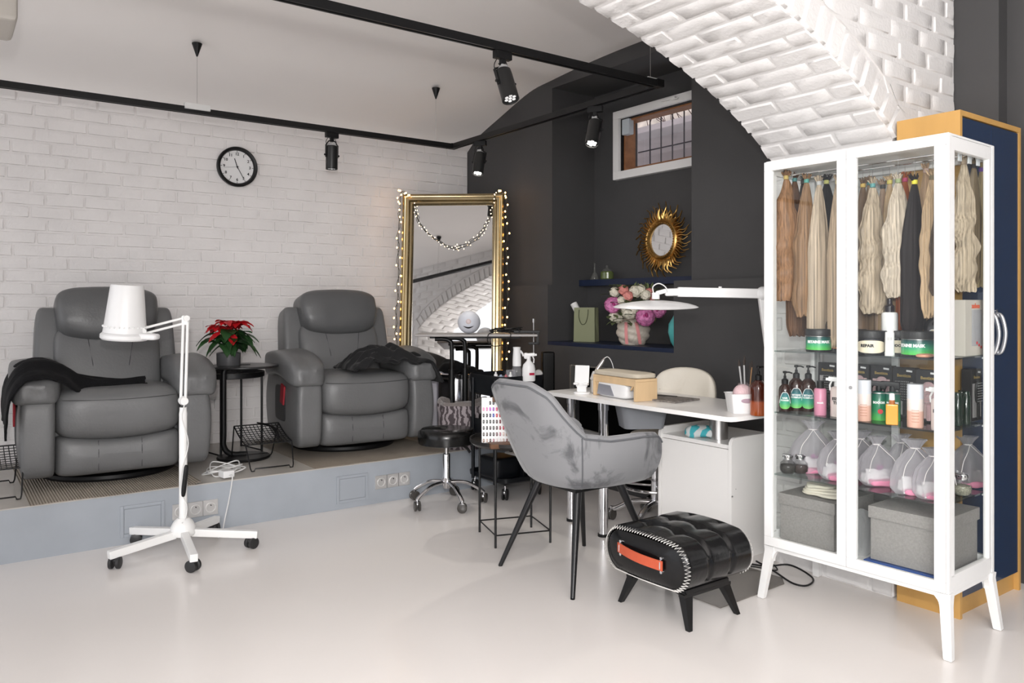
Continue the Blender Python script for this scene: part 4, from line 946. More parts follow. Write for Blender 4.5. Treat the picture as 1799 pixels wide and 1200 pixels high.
b = MB(); b.box((0, 0, .125), (.24, .30, .02), r=.004)
for sy in (-1, 1): b.box((0, sy*.135, .112), (.26, .03, .012))
for sx in (-1, 1): b.tube(spline([(sx*.105, -.15, .10), (sx*.10, 0, .118), (sx*.105, .15, .10)], 6), .008, 8, flat=.7)
b.obj('frame', BMET, t)
for sx in (-1, 1):
    for sy in (-1, 1):
        b = MB(); P = [(.0, 0, .13), (.0, 0, .09), (.0, 0, .003)]
        for (w, zz, off) in ((0, 0, 0),): pass
        top = Vector((sx*.10, sy*.125, .13)); bot = Vector((sx*.135, sy*.175, 0))
        b.add([(top.x-.022, top.y-.018, .13), (top.x+.022, top.y-.018, .13), (top.x+.022, top.y+.018, .13), (top.x-.022, top.y+.018, .13), (bot.x-.009, bot.y-.009, 0), (bot.x+.009, bot.y-.009, 0), (bot.x+.009, bot.y+.009, 0), (bot.x-.009, bot.y+.009, 0)], [(0, 1, 2, 3), (7, 6, 5, 4), (4, 5, 1, 0), (5, 6, 2, 1), (6, 7, 3, 2), (7, 4, 0, 3)]); b.obj('leg', BMET, t)

# ================================================================== desk
DW = mat('white_desk_laminate', (.90, .885, .865), .28)
t = thing('manicure_desk', 'white manicure desk on chrome legs and a white pedestal', 'desk', (2.68, 2.12, 0)); desk = t
b = MB(); pl = [(0, .03), (.008, .009), (.03, 0), (.405, 0), (.405, .125), (.50, .13), (.50, .60), (.47, 1.20), (.44, 1.26), (.05, 1.26), (.012, 1.245), (0, 1.21), (-.012, .62)]
b.prism(pl, .020, T((0, 0, .684))); b.obj('desktop', DW, t)
def cl(x, y, nm='leg'):
    b = MB(); b.cyl((x, y, .012), (x, y, .684), .0245, n=28); b.cyl((x, y, .64), (x, y, .684), .028, n=28); o = b.obj(nm, CHROME, t)
    b = MB(); b.cyl((x, y, 0), (x, y, .014), .028, n=24); b.obj('foot', BLACK, o)
cl(.055, .843); cl(.11, 1.155)
b = MB(); b.box((.085, 1.0, .505), (.02, .34, .025), (0, 0, R(-9)), r=.003); b.obj('cross_bar', STEEL, t)
b = MB(); b.cyl((.365, .365, .531), (.365, .365, .684), .044, n=36); b.obj('column', STEEL, t)
px0, py0 = .25, .197
def sp(y):
    b = MB(); pts = [(px0, .0), (px0+.46, 0), (px0+.46, .565), (px0+.035, .565)]+[(px0+.035-.035*sin(R(a)), .53+.035*cos(R(a))) for a in (22, 45, 67, 90)]
    b.prism(pts, .018, T((0, y+.018, 0), (R(90), 0, 0))); b.obj('side_panel', DW, t)
sp(py0); sp(py0+.435)
b = MB(); b.box((px0+.235, py0+.226, .521), (.45, .417, .018)); b.obj('pedestal_top', DW, t)
b = MB(); b.box((px0+.012, py0+.226, .26), (.018, .413, .50), r=.001); b.obj('door', DW, t)
b = MB(); b.cyl((px0+.003, py0-.004, .30), (px0+.003, py0+.0, .30), .004, n=10); b.box((px0+.03, py0-.001, .33), (.003, .002, .003)); b.obj('hinge_cap', STEEL, t)
ZD = .7045
def onD(px, tt): q = fx(px, tt); return q
# phone holder
q = onD(1022, 4.17); t = thing('phone_holder', 'white folding phone stand at the left end of the desk', 'phone stand', (q[0], q[1], ZD), R(-55))
b = MB(); b.lathe([(0, 0), (.042, 0), (.044, .004), (.044, .010), (.04, .012), (0, .012)], n=32, sc=(1, .8)); b.obj('base', WPLAS, t)
b = MB(); b.box((0, 0, .028), (.052, .012, .035), r=.004); b.box((0, 0, .05), (.03, .012, .02), r=.003); b.cyl((-.03, 0, .043), (.03, 0, .043), .006, n=12); b.obj('hinge_arm', WPLAS, t)
b = MB(); b.box((0, .006, .098), (.078, .008, .105), (R(-10), 0, 0), r=.004, k=2); b.obj('back_plate', WPLAS, t)
b = MB(); b.box((-.026, -.014, .055), (.026, .03, .012), r=.004); b.obj('lip', WPLAS, t); b = MB(); b.box((.026, -.014, .055), (.026, .03, .012), r=.004); b.obj('lip', WPLAS, t)
# drill
q = onD(1045, 4.22); t = thing('nail_drill', 'silver nail drill handpiece on its stand behind the wooden arm rest', 'nail drill', (q[0], q[1], ZD), R(-36))
b = MB(); b.box((.0, 0, .035), (.045, .06, .07), r=.008); b.box((-.005, 0, .09), (.03, .02, .05), (0, R(20), 0), r=.006); b.obj('stand', mat('pearl_plastic', (.62, .60, .58), .3), t)
b = MB(); b.tube([(-.012, 0, .085), (.02, 0, .135), (.045, 0, .172), (.052, 0, .185)], [.008, .011, .009, .004], 16); b.obj('handpiece', mat('satin_silver', (.6, .58, .58), .25, .9), t)
b = MB(); b.tube(spline([(.052, 0, .185), (.068, 0, .192), (.085, 0, .175), (.10, .0, .13), (.11, 0, .05), (.11, 0, .01)], 6), .0022, 6); b.obj('cable', W1, t)
# wooden arm rest over the lamp
q0 = Vector((*fx(1068, 3.96), 0)); q1 = Vector((*fx(1135, 3.78), 0)); c = (q0+q1)/2; az0 = atan2(q1.y-q0.y, q1.x-q0.x)
PINE = mat('pine', (.70, .50, .29), .5, var=.10, vscale=12, stretch=(1, 1, .15)); ARX, ARY = (2.82, 2.90)
t = thing('arm_rest', 'pale wooden arm rest with a padded top bridging the white nail lamp', 'arm rest', (ARX, ARY, ZD), R(-96.6))
AL, AW, AH = .355, .135, .108
b = MB(); b.soft((0, 0, AH+.014), (AL+.012, AW+.008, .026), (.3, .5), 12); b.obj('pad', mat('beige_pad', (.56, .50, .40), .8), t)
b = MB(); b.box((0, 0, AH-.006), (AL, AW, .014), r=.002); b.obj('top_board', PINE, t)
b = MB(); b.box((0, -AW/2+.007, AH-.024), (AL-.03, .012, .024), r=.002); b.obj('rail', PINE, t)
for s in (-1, 1):
    b = MB(); b.box((s*(AL/2-.008), 0, (AH-.013)/2), (.016, AW, AH-.013), r=.002); b.obj('side_board', PINE, t)
    b = MB(); b.box((s*(AL/2-.030), -AW/2+.008, AH-.038), (.006, .010, .045), (0, s*R(40), 0)); b.obj('brace', PINE, t)
t = thing('nail_lamp', 'white UV nail lamp standing under the wooden arm rest', 'nail lamp', (ARX, ARY+.01, ZD), R(-96.6))
b = MB(); b.soft((-.02, .0, .044), (.25, .128, .088), (.3, .3), 16, lambda x, y, z, p: p+Vector((0, 0, -.010*x*x*(1 if z > 0 else 0)))); b.obj('housing', WPLAS, t)
b = MB(); op = [(-.118, .010), (.025, .010), (-.005, .062), (-.105, .064)]
b.prism(op, .003, T((-.013+.0, -.0635, 0), (R(90), 0, 0))); b.obj('opening', mat('lamp_interior', (.42, .43, .48), .25, .5), t)
# laptop-like tray and papers
q = onD(1160, 3.93); t = thing('tool_mat', 'grey slatted mat with dark tools lying on the desk', 'mat', (q[0]+.02, q[1]+.0, ZD), R(5))
b = MB(); b.box((0, 0, .004), (.20, .30, .008), r=.002); b.obj('pad', mat('speckled_grey', (.20, .18, .165), .6, var=.5, vscale=60), t)
b = MB(); b.tube([(-.04, .12, .013), (.02, -.02, .016), (.06, -.04, .012)], .004, 8, flat=.5); b.obj('tweezers', BLACK, t)
# white basket
q = onD(1303, 3.43); t = thing('white_basket', 'small white plastic basket with a pink puff at the right end of the desk', 'basket', (q[0]+.03, q[1]+.01, ZD), R(-32))
b = MB(); hx1, hy1, hx2, hy2, hh = .062, .045, .072, .055, .082
def rr(hx_, hy_, z, r_=.012):
    return [(cx_+r_*cos(R(a0+i*22.5)), cy_+r_*sin(R(a0+i*22.5)), z) for cx_, cy_, a0 in ((hx_-r_, hy_-r_, 0), (-hx_+r_, hy_-r_, 90), (-hx_+r_, -hy_+r_, 180), (hx_-r_, -hy_+r_, 270)) for i in range(5)]
lay = [rr(hx1, hy1, 0), rr(hx2, hy2, hh), rr(hx2+.003, hy2+.003, hh), rr(hx2+.003, hy2+.003, hh+.003), rr(hx2-.003, hy2-.003, hh+.003), rr(hx1-.002, hy1-.002, .003)]
n = 20; b.add(sum(lay, []), [(i*n+j, i*n+(j+1) % n, (i+1)*n+(j+1) % n, (i+1)*n+j) for i in range(5) for j in range(n)]+[tuple(range(n))[::-1], tuple(5*n+j for j in range(n))]); b.obj('body', WPLAS, t)
b = MB(); b.soft((0, -hy2+.0025, .056), (.066, .006, .020), (.9, .5), 8); b.obj('handle_slot', mat('slot_pink', (.42, .30, .36), .6), t)
b = MB(); b.sph((-.012, 0, .072), (.046, .038, .04), 24, 14); tag(b.obj('sponge', mat('pink_puff', (.72, .52, .54), .9, bump=.4, bscale=150), loc=(q[0]+.03, q[1]+.01, ZD+.012)), 'pink round puff lying in the white basket', 'sponge')
q = onD(1312, 3.50); t = thing('glass_cup', 'clear cup holding make-up brushes behind the white basket', 'cup', (q[0]+.06, q[1]+.05, ZD))
b = MB(); b.lathe([(0, 0), (.034, 0), (.036, .004), (.036, .115), (.033, .115), (.033, .006), (0, .006)], n=28); b.obj('cup', glass('cup_glass', (.93, .9, .9), 1.35, .03, .12, (.7, .6, .6)), t)
for i, (dx, dy, h, m1) in enumerate(((-.01, .0, .19, 'silver_h'), (.006, .01, .20, 'black_h'), (.015, -.01, .18, 'wood_h'), (.0, -.015, .17, 'black_h'), (-.018, .012, .185, 'silver_h'))):
    mm = mat(m1, {'silver_h': (.5, .5, .5), 'black_h': (.02, .02, .02), 'wood_h': (.45, .25, .12)}[m1], .4)
    tb = thing('makeup_brush', ('silver-handled brush with dark bristles in the clear cup', 'black brush with pale bristles in the clear cup, tallest', 'wooden-handled make-up brush in the clear cup', 'short black make-up brush in the clear cup', 'silver-handled brush leaning back in the clear cup')[i], 'brush', (q[0]+.06+dx*.4, q[1]+.05+dy*.4, ZD+.008), 0, 'brushes in the cup')
    b = MB(); b.tube([(0, 0, 0), (dx, dy, h)], [.0035, .004], 8); b.obj('handle', mm, tb); b = MB(); b.tube([(dx, dy, h), (dx*1.05, dy*1.05, h+.012), (dx*1.1, dy*1.1, h+.032)], [.0045, .006, .0015], 10); b.obj('bristles', mat('bristle', (.55, .42, .32) if i % 2 else (.05, .04, .035), .9), tb)
q = onD(1330, 3.36); t = thing('amber_bottle', 'amber pump bottle standing alone at the right end of the desk', 'bottle', (q[0]+.01, q[1], ZD))
b = MB(); b.lathe([(0, 0), (.033, 0), (.036, .005), (.036, .118), (.033, .132), (.020, .145), (.0135, .15), (.0135, .158), (0, .158)], n=36)
b.obj('body', ramp_mat('amber_glass', 'Z', [(0, (.34, .07, .012)), (.36, (.30, .055, .010)), (.42, (.075, .014, .006)), (1, (.05, .010, .006))], .12, .5, 0, .158), t)
def pump(t, z, m=None, s=1, nz=1, ang=0):
    m = m or BLACK; b = MB(); M = T((0, 0, z), (0, 0, ang), s)
    b.lathe([(0, -.004), (.0155, -.004), (.0155, .016), (.010, .020), (.0065, .022), (.0065, .034), (.004, .035), (.004, .046), (.0095, .047), (.010, .056), (0, .058)], n=22, M=M)
    b.tube([(0, 0, .0515), (.02*nz, 0, .052), (.034*nz, 0, .047)], .0042*s, 8, M=M); return b.obj('pump', m, t)
pump(t, .154, ang=R(-36))
# tissue pack on the pedestal
q = fx(1228, 3.80); t = thing('tissue_pack', 'turquoise and white pack of wipes lying on the desk pedestal', 'wipes pack', (3.01, 2.555, .531), R(-60))
b = MB(); b.soft((0, 0, .03), (.17, .09, .058), (.7, .6), 14, lambda x, y, z, p: p+Vector((0, 0, wr(p, 20, .010)-.012*x*x)))
b.obj('pack', patm('wipes_print', (.62, .66, .66), (.06, .42, .48), 4), t, ang=70)
# office chair behind the desk
OC = mat('cream_vinyl', (.70, .65, .56), .5, bump=.25, bscale=14)
t = thing('office_chair', 'cream padded office chair with a chrome base tucked behind the desk', 'office chair', (3.13, 2.98, 0), R(0))
q = fx(1205, 4.24)
def fcb(x, y, z, p):
    p.y *= 1-.07*max(0, z)**2; p.z += -.035*(y**2)*(1 if z > 0 else 0); p.x += .035*y*y*-1+wr((p.x, p.y*3, p.z*1.2), 9, .008); return p
b = MB(); b.soft((q[0]-3.13, q[1]-2.98, .715), (.07, .335, .25), (.4, .4), 16, fcb, rot=(0, R(6), R(28))); b.obj('backrest', OC, t)
b = MB(); b.soft((.08, -.04, .45), (.36, .36, .09), (.4, .4), 12); b.obj('seat', OC, t)
b = MB(); b.tube(spline([(.16, -.13, .40), (.26, -.16, .44), (.285, -.17, .55), (.27, -.17, .66)], 6), .014, 10, flat=.5); b.obj('back_bar', CHROME, t)
b = MB(); b.cyl((0, 0, .1), (0, 0, .41), .024, n=20); b.obj('gas_column', CHROME, t)
chrome_base(t, .24, .11, 5, 200, .017, .03)
b = MB(); b.tube([(.17*cos(2*pi*i/40), .17*sin(2*pi*i/40), .20) for i in range(40)], .008, 8, closed=True)
for k_ in range(3): a = 2*pi*k_/3; b.tube([(.02*cos(a), .02*sin(a), .20), (.17*cos(a), .17*sin(a), .20)], .006, 8)
b.obj('foot_ring', CHROME, t)
# grey tub under the desk
b = MB(); lay = [rr(.10, .08, 0, .03), rr(.122, .10, .118, .04), rr(.128, .106, .118, .04), rr(.128, .106, .124, .04), rr(.118, .096, .124, .04), rr(.098, .078, .004, .03)]
b.add(sum(lay, []), [(i*n+j, i*n+(j+1) % n, (i+1)*n+(j+1) % n, (i+1)*n+j) for i in range(5) for j in range(n)]+[tuple(range(n))[::-1], tuple(5*n+j for j in range(n))])
q = fx(1126, 3.98); o = b.obj('tub_drawer', mat('tub_grey', (.22, .23, .25), .45), desk, loc=(q[0]-2.68, q[1]-2.12, .560), rot=(0, 0, R(-30))); o['label'] = 'grey plastic tub hung under the desktop'
# task lamp
t = thing('desk_lamp', 'white task lamp with a flat disc head on a folding arm over the desk', 'desk lamp', (3.05, 2.24, ZD))
LW = mat('lamp_white', (.88, .88, .88), .35)
def P3(px, py, tt): q = fx(px, tt); return Vector((q[0]-3.05, q[1]-2.24, fz(py, tt)-ZD))
A0 = P3(1366, 700, 3.72); A1 = P3(1340, 516, 3.72); A2 = P3(1190, 513, 3.70); A3 = P3(1158, 513, 3.70)
def bar(b, p, q_, w, h, r=.006): p, q_ = Vector(p), Vector(q_); d = q_-p; M = Matrix.Translation((p+q_)/2) @ d.to_track_quat('X', 'Z').to_matrix().to_4x4(); b.box((0, 0, 0), (d.length, w, h), r=r, M=M)
b = MB(); bar(b, (A0.x, A0.y, .0), A1, .030, .048); b.obj('lower_arm', LW, t)
b = MB(); bar(b, A1, A2, .030, .046); b.box((A1-A2)*.5+A2+Vector((0, 0, .026)), (.012, .012, .008), r=.002); b.obj('upper_arm', LW, t)
b = MB(); b.sph(A1, (.036, .03, .034), 20, 12); b.cyl(A1+Vector((.015, -.025, 0)), A1-Vector((.015, -.025, 0)), .022, n=20); b.obj('elbow', LW, t)
b = MB(); bar(b, A2+Vector((.012, -.008, 0)), A3+Vector((.02, -.016, -.002)), .026, .036, .01); b.obj('wrist', LW, t)
dh = P3(1152, 530, 3.68)
b = MB(); b.cyl(dh+Vector((0, 0, .012)), dh+Vector((0, 0, .042)), .018, n=20); b.box(dh+Vector((.02, -.015, .045)), (.05, .02, .02), (0, R(-15), R(-36)), r=.005); b.obj('swivel', LW, t)
b = MB(); b.lathe([(0, .016), (.05, .0145), (.11, .008), (.155, .000), (.185, -.009), (.196, -.015), (.190, -.018), (.06, -.018), (0, -.018)], n=64, M=T(dh-Vector((0, 0, .010)), (R(2), R(-2), 0))); b.obj('disc_head', LW, t)
b = MB(); b.lathe([(0, -.0185), (.17, -.0185), (.165, -.020), (0, -.020)], n=56, M=T(dh-Vector((0, 0, .010)), (R(2), R(-2), 0))); b.obj('diffuser', mat('diffuser', (.9, .9, .88), .5), t)
b = MB(); b.tube(spline([dh+Vector((-.008, .006, .040)), dh+Vector((-.010, .008, .070)), dh+Vector((.012, -.008, .085)), dh+Vector((.035, -.026, .07)), dh+Vector((.045, -.035, .045))], 6), .0028, 6); b.obj('cable', W1, t)
b = MB(); b.cyl((A0.x, A0.y, -.05), (A0.x, A0.y, .04), .02, n=20); b.box((A0.x, A0.y+.0, .008), (.06, .05, .016), r=.003); b.obj('clamp_base', LW, t)
# floor mat and cables near the footstool
b = MB(); b.prism([(2.45, 1.99), (2.88, 2.005), (2.93, 2.05), (2.93, 2.45), (2.45, 2.45)], .004, T((0, 0, .0005))); tag(b.obj('chair_mat', mat('smoked_plastic', (.16, .145, .13), .25)), 'dark smoked plastic floor mat half under the pedestal and footstool', 'mat')
b = MB(); b.tube(spline([(2.95, 2.28, .006), (3.0, 2.18, .006), (3.06, 2.10, .02), (3.03, 1.97, .006), (2.93, 1.93, .006), (2.90, 1.98, .008), (2.97, 2.12, .006), (3.02, 2.25, .006)], 8), .004, 6)
b.tube(spline([(2.88, 2.28, .01), (2.93, 2.2, .012), (2.99, 2.12, .006), (3.06, 2.2, .006)], 8), .003, 6); tag(b.obj('black_cable', BLACK), 'loop of black cable on the floor behind the left leg of the display cabinet', 'cable')

# ================================================================== niche ornaments
GS = mat('olive_paper', (.24, .255, .15), .65)
q0 = fx(1015, 5.42)
t = thing('gift_bag', 'olive green paper gift bag on the lower navy shelf', 'gift bag', (3.625, 4.10, .921), R(-62))
b = MB(); w_, d_, h_ = .155, .085, .235
b.add([(-w_/2, -d_/2, 0), (w_/2, -d_/2, 0), (w_/2, d_/2, 0), (-w_/2, d_/2, 0), (-w_/2*.96, -d_/2*.9, h_), (w_/2*.96, -d_/2*.9, h_), (w_/2*.96, d_/2*.9, h_), (-w_/2*.96, d_/2*.9, h_), (w_/2-.012, 0, h_*.55), (-w_/2+.012, 0, h_*.55), (w_/2*.9, 0, h_), (-w_/2*.9, 0, h_)],
      [(3, 2, 1, 0), (0, 1, 5, 4), (2, 3, 7, 6), (1, 2, 8), (5, 1, 8, 10), (2, 6, 10, 8), (3, 0, 9), (0, 4, 11, 9), (7, 3, 9, 11)]); b.obj('bag_body', GS, t, smooth=False)
b = MB(); b.tube(spline([(-.035, -d_/2-.002, .22), (-.037, -d_/2-.004, .17), (-.02, -d_/2-.006, .125), (.0, -d_/2-.006, .12), (.016, -d_/2-.006, .135), (.028, -d_/2-.004, .18), (.03, -d_/2-.002, .222)], 6), .0022, 6); b.obj('handle', mat('dark_cord', (.04, .045, .02), .8), t)
b = MB(); b.cyl((0, 0, 0), (-.095, 0, .165), .024, n=24); tag(b.obj('paper_roll', mat('white_paper', (.75, .74, .73), .7), loc=(3.625, 4.10, 1.02), rot=(0, 0, R(-62))), 'white roll sticking out of the olive gift bag', 'roll')
t = thing('flower_vase', 'cream spiral vase with pink ribbons on the lower navy shelf', 'vase', (3.60, 3.62, .921), 0)
def vz(u, v):
    a = 2*pi*u; z = .18*v; r_ = .036+.062*sin(pi*min(1, .10+v*.84))**.8; r_ += .011*abs(sin((a*1.0+v*7.0)*1.5))+.0012*sin((a+v*7)*22); r_ *= (1 if v < .96 else .9)
    return (r_*cos(a), r_*sin(a), z)
b = MB(); b.grid(lambda u, v: vz(u, v), 96, 30, th=.006); b.obj('vase_body', mat('cream_ceramic', (.62, .56, .48), .55), t, ang=70)
RB = mat('pink_ribbon', (.72, .28, .28), .45)
for i, (a, sl) in enumerate(((R(200), .1), (R(235), .5))):
    b = MB(); b.grid(lambda u, v: ((.105+.006*sin(pi*u))*cos(a+sl*u*.5+(v-.5)*.19), (.105+.006*sin(pi*u))*sin(a+sl*u*.5+(v-.5)*.19), .145-.138*u), 14, 3, th=.001); b.obj('ribbon', RB, t)
fl2 = thing('flower_bouquet', 'bouquet of pink peonies and cream blossoms in the cream vase', 'flowers', (3.60, 3.62, .921+.13), 0)
rd = random.Random(21)
def peony(c, r_, m, nm='peony', layers=5):
    b = MB(); n_ = 34 if r_ > .045 else 20; g = pi*(3-sqrt(5))
    for L_, rs in enumerate((1.0, .72, .45)):
        for k_ in range(n_ if L_ == 0 else n_//2):
            z = 1-2*(k_+.5)/(n_ if L_ == 0 else n_//2); a = g*k_+L_; q_ = sqrt(max(0, 1-z*z)); d = Vector((q_*cos(a), q_*sin(a), z)); tx = d.cross(Vector((.3, .2, 1))).normalized(); ty = d.cross(tx)
            w = r_*.62*rs; ph_ = rd.uniform(0, 6)
            def f(u, v):
                x = (u-.5)*2; y = (v-.5)*2; rr_ = sqrt(x*x+y*y); k2 = 1/max(1, rr_*.9); return Vector(c)+d*r_*rs*(.80-.20*(x*x+y*y)*.5+.14*(v-.3))+tx*x*w*k2*(1+.12*sin(y*9+ph_))+ty*y*w*k2
            b.grid(f, 5, 5)
    return b.obj(nm, m, fl2, ang=80)
PK = mat('peony_pink', (.62, .20, .42), .6, var=.35, vscale=30); PD = mat('peony_magenta', (.38, .03, .17), .6, var=.3, vscale=30); CRM = mat('cream_petal', (.74, .70, .58), .7, var=.1, vscale=20); CORAL = mat('coral_petal', (.72, .28, .25), .7, var=.15, vscale=20)
def fpos(px, py, tt): q = fx(px, tt); return Vector((q[0]-3.60, q[1]-3.62, fz(py, tt)-1.051))
for px, py, tt, r_, m in ((1077, 535, 4.98, .055, PK), (1134, 556, 4.85, .06, PK), (1156, 544, 4.92, .052, PK), (1080, 513, 5.05, .035, CRM), (1106, 546, 4.95, .055, CRM), (1095, 509, 5.0, .035, CORAL), (1116, 512, 5.0, .042, CRM), (1103, 520, 4.95, .034, CORAL), (1125, 508, 5.0, .035, CRM), (1140, 513, 5.02, .03, CORAL), (1079, 556, 5.0, .035, CRM), (1086, 560, 4.95, .03, CRM), (1134, 518, 4.98, .035, CRM), (1150, 525, 5.0, .03, CORAL), (1092, 528, 4.95, .03, CRM)):
    c = fpos(px, py, tt); peony(c, r_, m)
    if m is PK: b = MB(); [b.sph(c+Vector((-.5, -.6, .1)).normalized()*r_*.78+Vector((rd.uniform(-1, 1), rd.uniform(-1, 1), rd.uniform(-1, 1)))*r_*.22, r_*.16, 8, 5) for k_ in range(14)]; b.obj('flower_heart', PD, fl2, ang=80)
b = MB()
for k_ in range(90):
    c = fpos(rd.uniform(1068, 1158), rd.uniform(500, 570), rd.uniform(4.86, 5.06)); leaf(b, c, rd.uniform(0, 6.3), rd.uniform(-.2, .9), rd.uniform(.04, .075), .016, .4)
for k_ in range(10): c = fpos(rd.uniform(1110, 1145), 508, 5.0); leaf(b, c, rd.uniform(0, 6.3), 1.2, rd.uniform(.03, .06), .010, .1)
b.obj('foliage', mat('sage_leaf', (.10, .13, .05), .7, var=.3, vscale=20), fl2, ang=80)
b = MB(); [b.tube([(rd.uniform(-.01, .01), rd.uniform(-.01, .01), 0), fpos(rd.uniform(1080, 1150), rd.uniform(515, 560), 4.97)], .002, 5) for _ in range(12)]; b.obj('stems', MATS['green_stem'], fl2)
b = MB(); b.lathe([(0, 0), (.03, 0), (.05, .03), (.066, .09), (.062, .14), (.035, .185), (.03, .20), (0, .2)], n=36); tag(b.obj('teal_vase', mat('teal_ceramic', (.09, .45, .44), .35), loc=(3.58, 3.215, .921)), 'turquoise vase half hidden behind the right edge of the lower niche', 'vase')
q = fx(1060, 5.56); t = thing('green_jar', 'green faceted glass jar with a lid on the upper navy ledge', 'jar', (3.81, 4.09, 1.354))
b = MB(); b.lathe([(0, 0), (.044, 0), (.047, .006), (.047, .048), (.040, .056), (0, .056)], n=24); b.obj('jar_body', mat('green_glass', (.10, .13, .04), .1, coat=.5), t, ang=10)
b = MB(); b.lathe([(0, .056), (.036, .056), (.03, .068), (.012, .078), (.006, .082), (.010, .090), (.006, .098), (0, .1)], n=24); b.obj('lid', glass('clear_glass', (.9, .9, .9), 1.45, .03, .1, (.5, .5, .45)), t)
b = MB(); b.lathe([(0, 0), (.03, 0), (.032, .01), (.02, .04), (.008, .055), (.006, .11), (.013, .12), (0, .12)], n=20); tag(b.obj('glass_bottle', MATS['clear_glass'], loc=(3.81, 4.22, 1.354)), 'small clear glass bottle in the corner of the upper navy ledge', 'bottle')
# sunburst mirror
t = thing('sunburst_mirror', 'oval gold sunburst mirror in the upper niche', 'mirror', (3.86, 3.605, 1.60), rot=(R(-2), 0, R(-90+4)))
SG = mat('antique_gold', (.50, .30, .10), .35, 1, var=.3, vscale=12)
b = MB(); M = T((0, 0, 0), (R(90), 0, 0))
b.lathe([(.098, 0), (.098, .02), (.104, .030), (.112, .030), (.118, .022), (.124, .018), (.13, .022), (.138, .010), (.138, 0)], n=64, M=M @ Matrix.Diagonal((1, 1.06, 1, 1)), cap=False)
for k_ in range(44): a = 2*pi*k_/44; b.sph(M @ Vector((.108*cos(a), .108*1.06*sin(a), .031)), .0055, 6, 4)
b.obj('inner_ring', SG, t)
b = MB(); b.lathe([(0, .012), (.10, .012)], n=48, M=M @ Matrix.Diagonal((1, 1.06, 1, 1)), cap=False); b.obj('mirror_glass', mat('silvered', (.78, .78, .78), .03, 1), t)
rd = random.Random(5)
for k_ in range(56):
    a = 2*pi*k_/56+rd.uniform(-.02, .02); Lr = rd.uniform(.085, .115) if k_ % 2 else rd.uniform(.06, .085); b = MB(); P = []; RR = []
    for j in range(10):
        q_ = j/9; rad = .128+Lr*q_; w = .075*q_*sin(q_*7.5)*.16/max(.13, rad)*1.0; P.append(M @ Vector((rad*cos(a+w), rad*1.06*sin(a+w), .012+.012*sin(q_*pi)-.004*(k_ % 2)))); RR.append(.0125*(1-q_*.72)*(1+.15*sin(q_*8)))
    b.tube(P, RR, 7, flat=.6); b.obj('ray', SG, t)
b = MB(); b.lathe([(0, 0), (.155, 0), (.15, .008), (0, .008)], n=40, M=M @ Matrix.Diagonal((1, 1.06, 1, 1))); b.obj('back_disc', SG, t)
# ================================================================== blue wardrobe
OAK = mat('honey_wood', (.58, .33, .10), .45, var=.10, vscale=6, stretch=(1, 1, .1), bump=.05, bscale=40)
BLU = mat('glossy_blue', (.006, .024, .070), .16, coat=.25)
t = thing('wardrobe', 'tall dark blue two-door wardrobe in a honey wood case behind the display cabinet', 'wardrobe', (3.085, 1.392, 0))
wx, wd, wh = .530, .240, 1.905
b = MB(); b.box((.009, wd/2, wh/2), (.018, wd, wh)); b.obj('side_panel', OAK, t)
b = MB(); b.box((wx-.009, wd/2, wh/2), (.018, wd, wh)); b.obj('side_panel', OAK, t)
b = MB(); b.box((wx/2, wd/2, wh-.010), (wx-.036, wd, .020)); b.obj('top_panel', OAK, t)
b = MB(); b.box((wx/2, wd/2+.01, .036), (wx-.036, wd-.02, .072)); b.obj('plinth', OAK, t)
for s, c_ in ((-1, .25), (1, .75)):
    x0 = .020+(wx-.04)*(0 if s < 0 else .5)+.001; x1 = x0+(wx-.04)*.5-.002
    b = MB(); b.box(((x0+x1)/2, .012, (.076+wh-.024)/2), (x1-x0, .018, wh-.024-.076), r=.0015); dr = b.obj('door', BLU, t)
    hx_ = (x1-.028) if s < 0 else (x0+.028); b = MB(); zc = 1.062
    b.tube(spline([(hx_, .004, zc-.075), (hx_, -.022, zc-.068), (hx_-.004*s*0, -.036, zc), (hx_, -.022, zc+.068), (hx_, .004, zc+.075)], 8), .0065, 12, flat=1.3)
    b.cyl((hx_, .004, zc-.072), (hx_, -.012, zc-.072), .010, n=16); b.cyl((hx_, .004, zc+.072), (hx_, -.012, zc+.072), .010, n=16); b.obj('handle', mat('satin_handle', (.62, .63, .65), .3, .8), dr)
    b = MB(); b.cyl((hx_-.0, .004, 1.15), (hx_, -.006, 1.15), .0085, n=18); b.obj('lock', CHROME, dr)
b = MB(); b.cyl((-.002, .06, .05), (.004, .06, .05), .006, n=12); b.obj('bolt', OAK, t); b = MB(); b.cyl((-.002, .2, .05), (.004, .2, .05), .006, n=12); b.obj('bolt', OAK, t)

# ================================================================== white display cabinet
CA = Vector((2.715, 1.26, 0)); CR = R(2.06); E2 = Vector((cos(CR), sin(CR), 0)); E1 = Vector((-sin(CR), cos(CR), 0))
CWD, CDP, CZ0, CZ1 = .70, .37, .212, 1.75
def cab(xp, yp, z=0): q = CA+E2*xp+E1*yp; return (q.x, q.y, z)
def cy(px, xp):
    q = (px-899.5)/1385; rr_ = Vector((.808, -.5892, 0)); dd = Vector((.5892, .808, 0)); v = rr_-dd*q; b0 = CA+E2*xp; return -b0.dot(v)/E1.dot(v)
def cxp(px, yp):
    q = (px-899.5)/1385; rr_ = Vector((.808, -.5892, 0)); dd = Vector((.5892, .808, 0)); v = rr_-dd*q; b0 = CA+E1*yp; return -b0.dot(v)/E2.dot(v)
def tdep(p): return p[0]*.5892+p[1]*.808
def face(p): return atan2(-p[1], -p[0])
t = thing('display_cabinet', 'white metal glass-door display cabinet full of hair extensions and bottles', 'display cabinet', tuple(CA), CR)
FW_ = WHITE; GL = glass('cabinet_glass', (.975, .985, .98), 1.45, .015)
p_ = .022
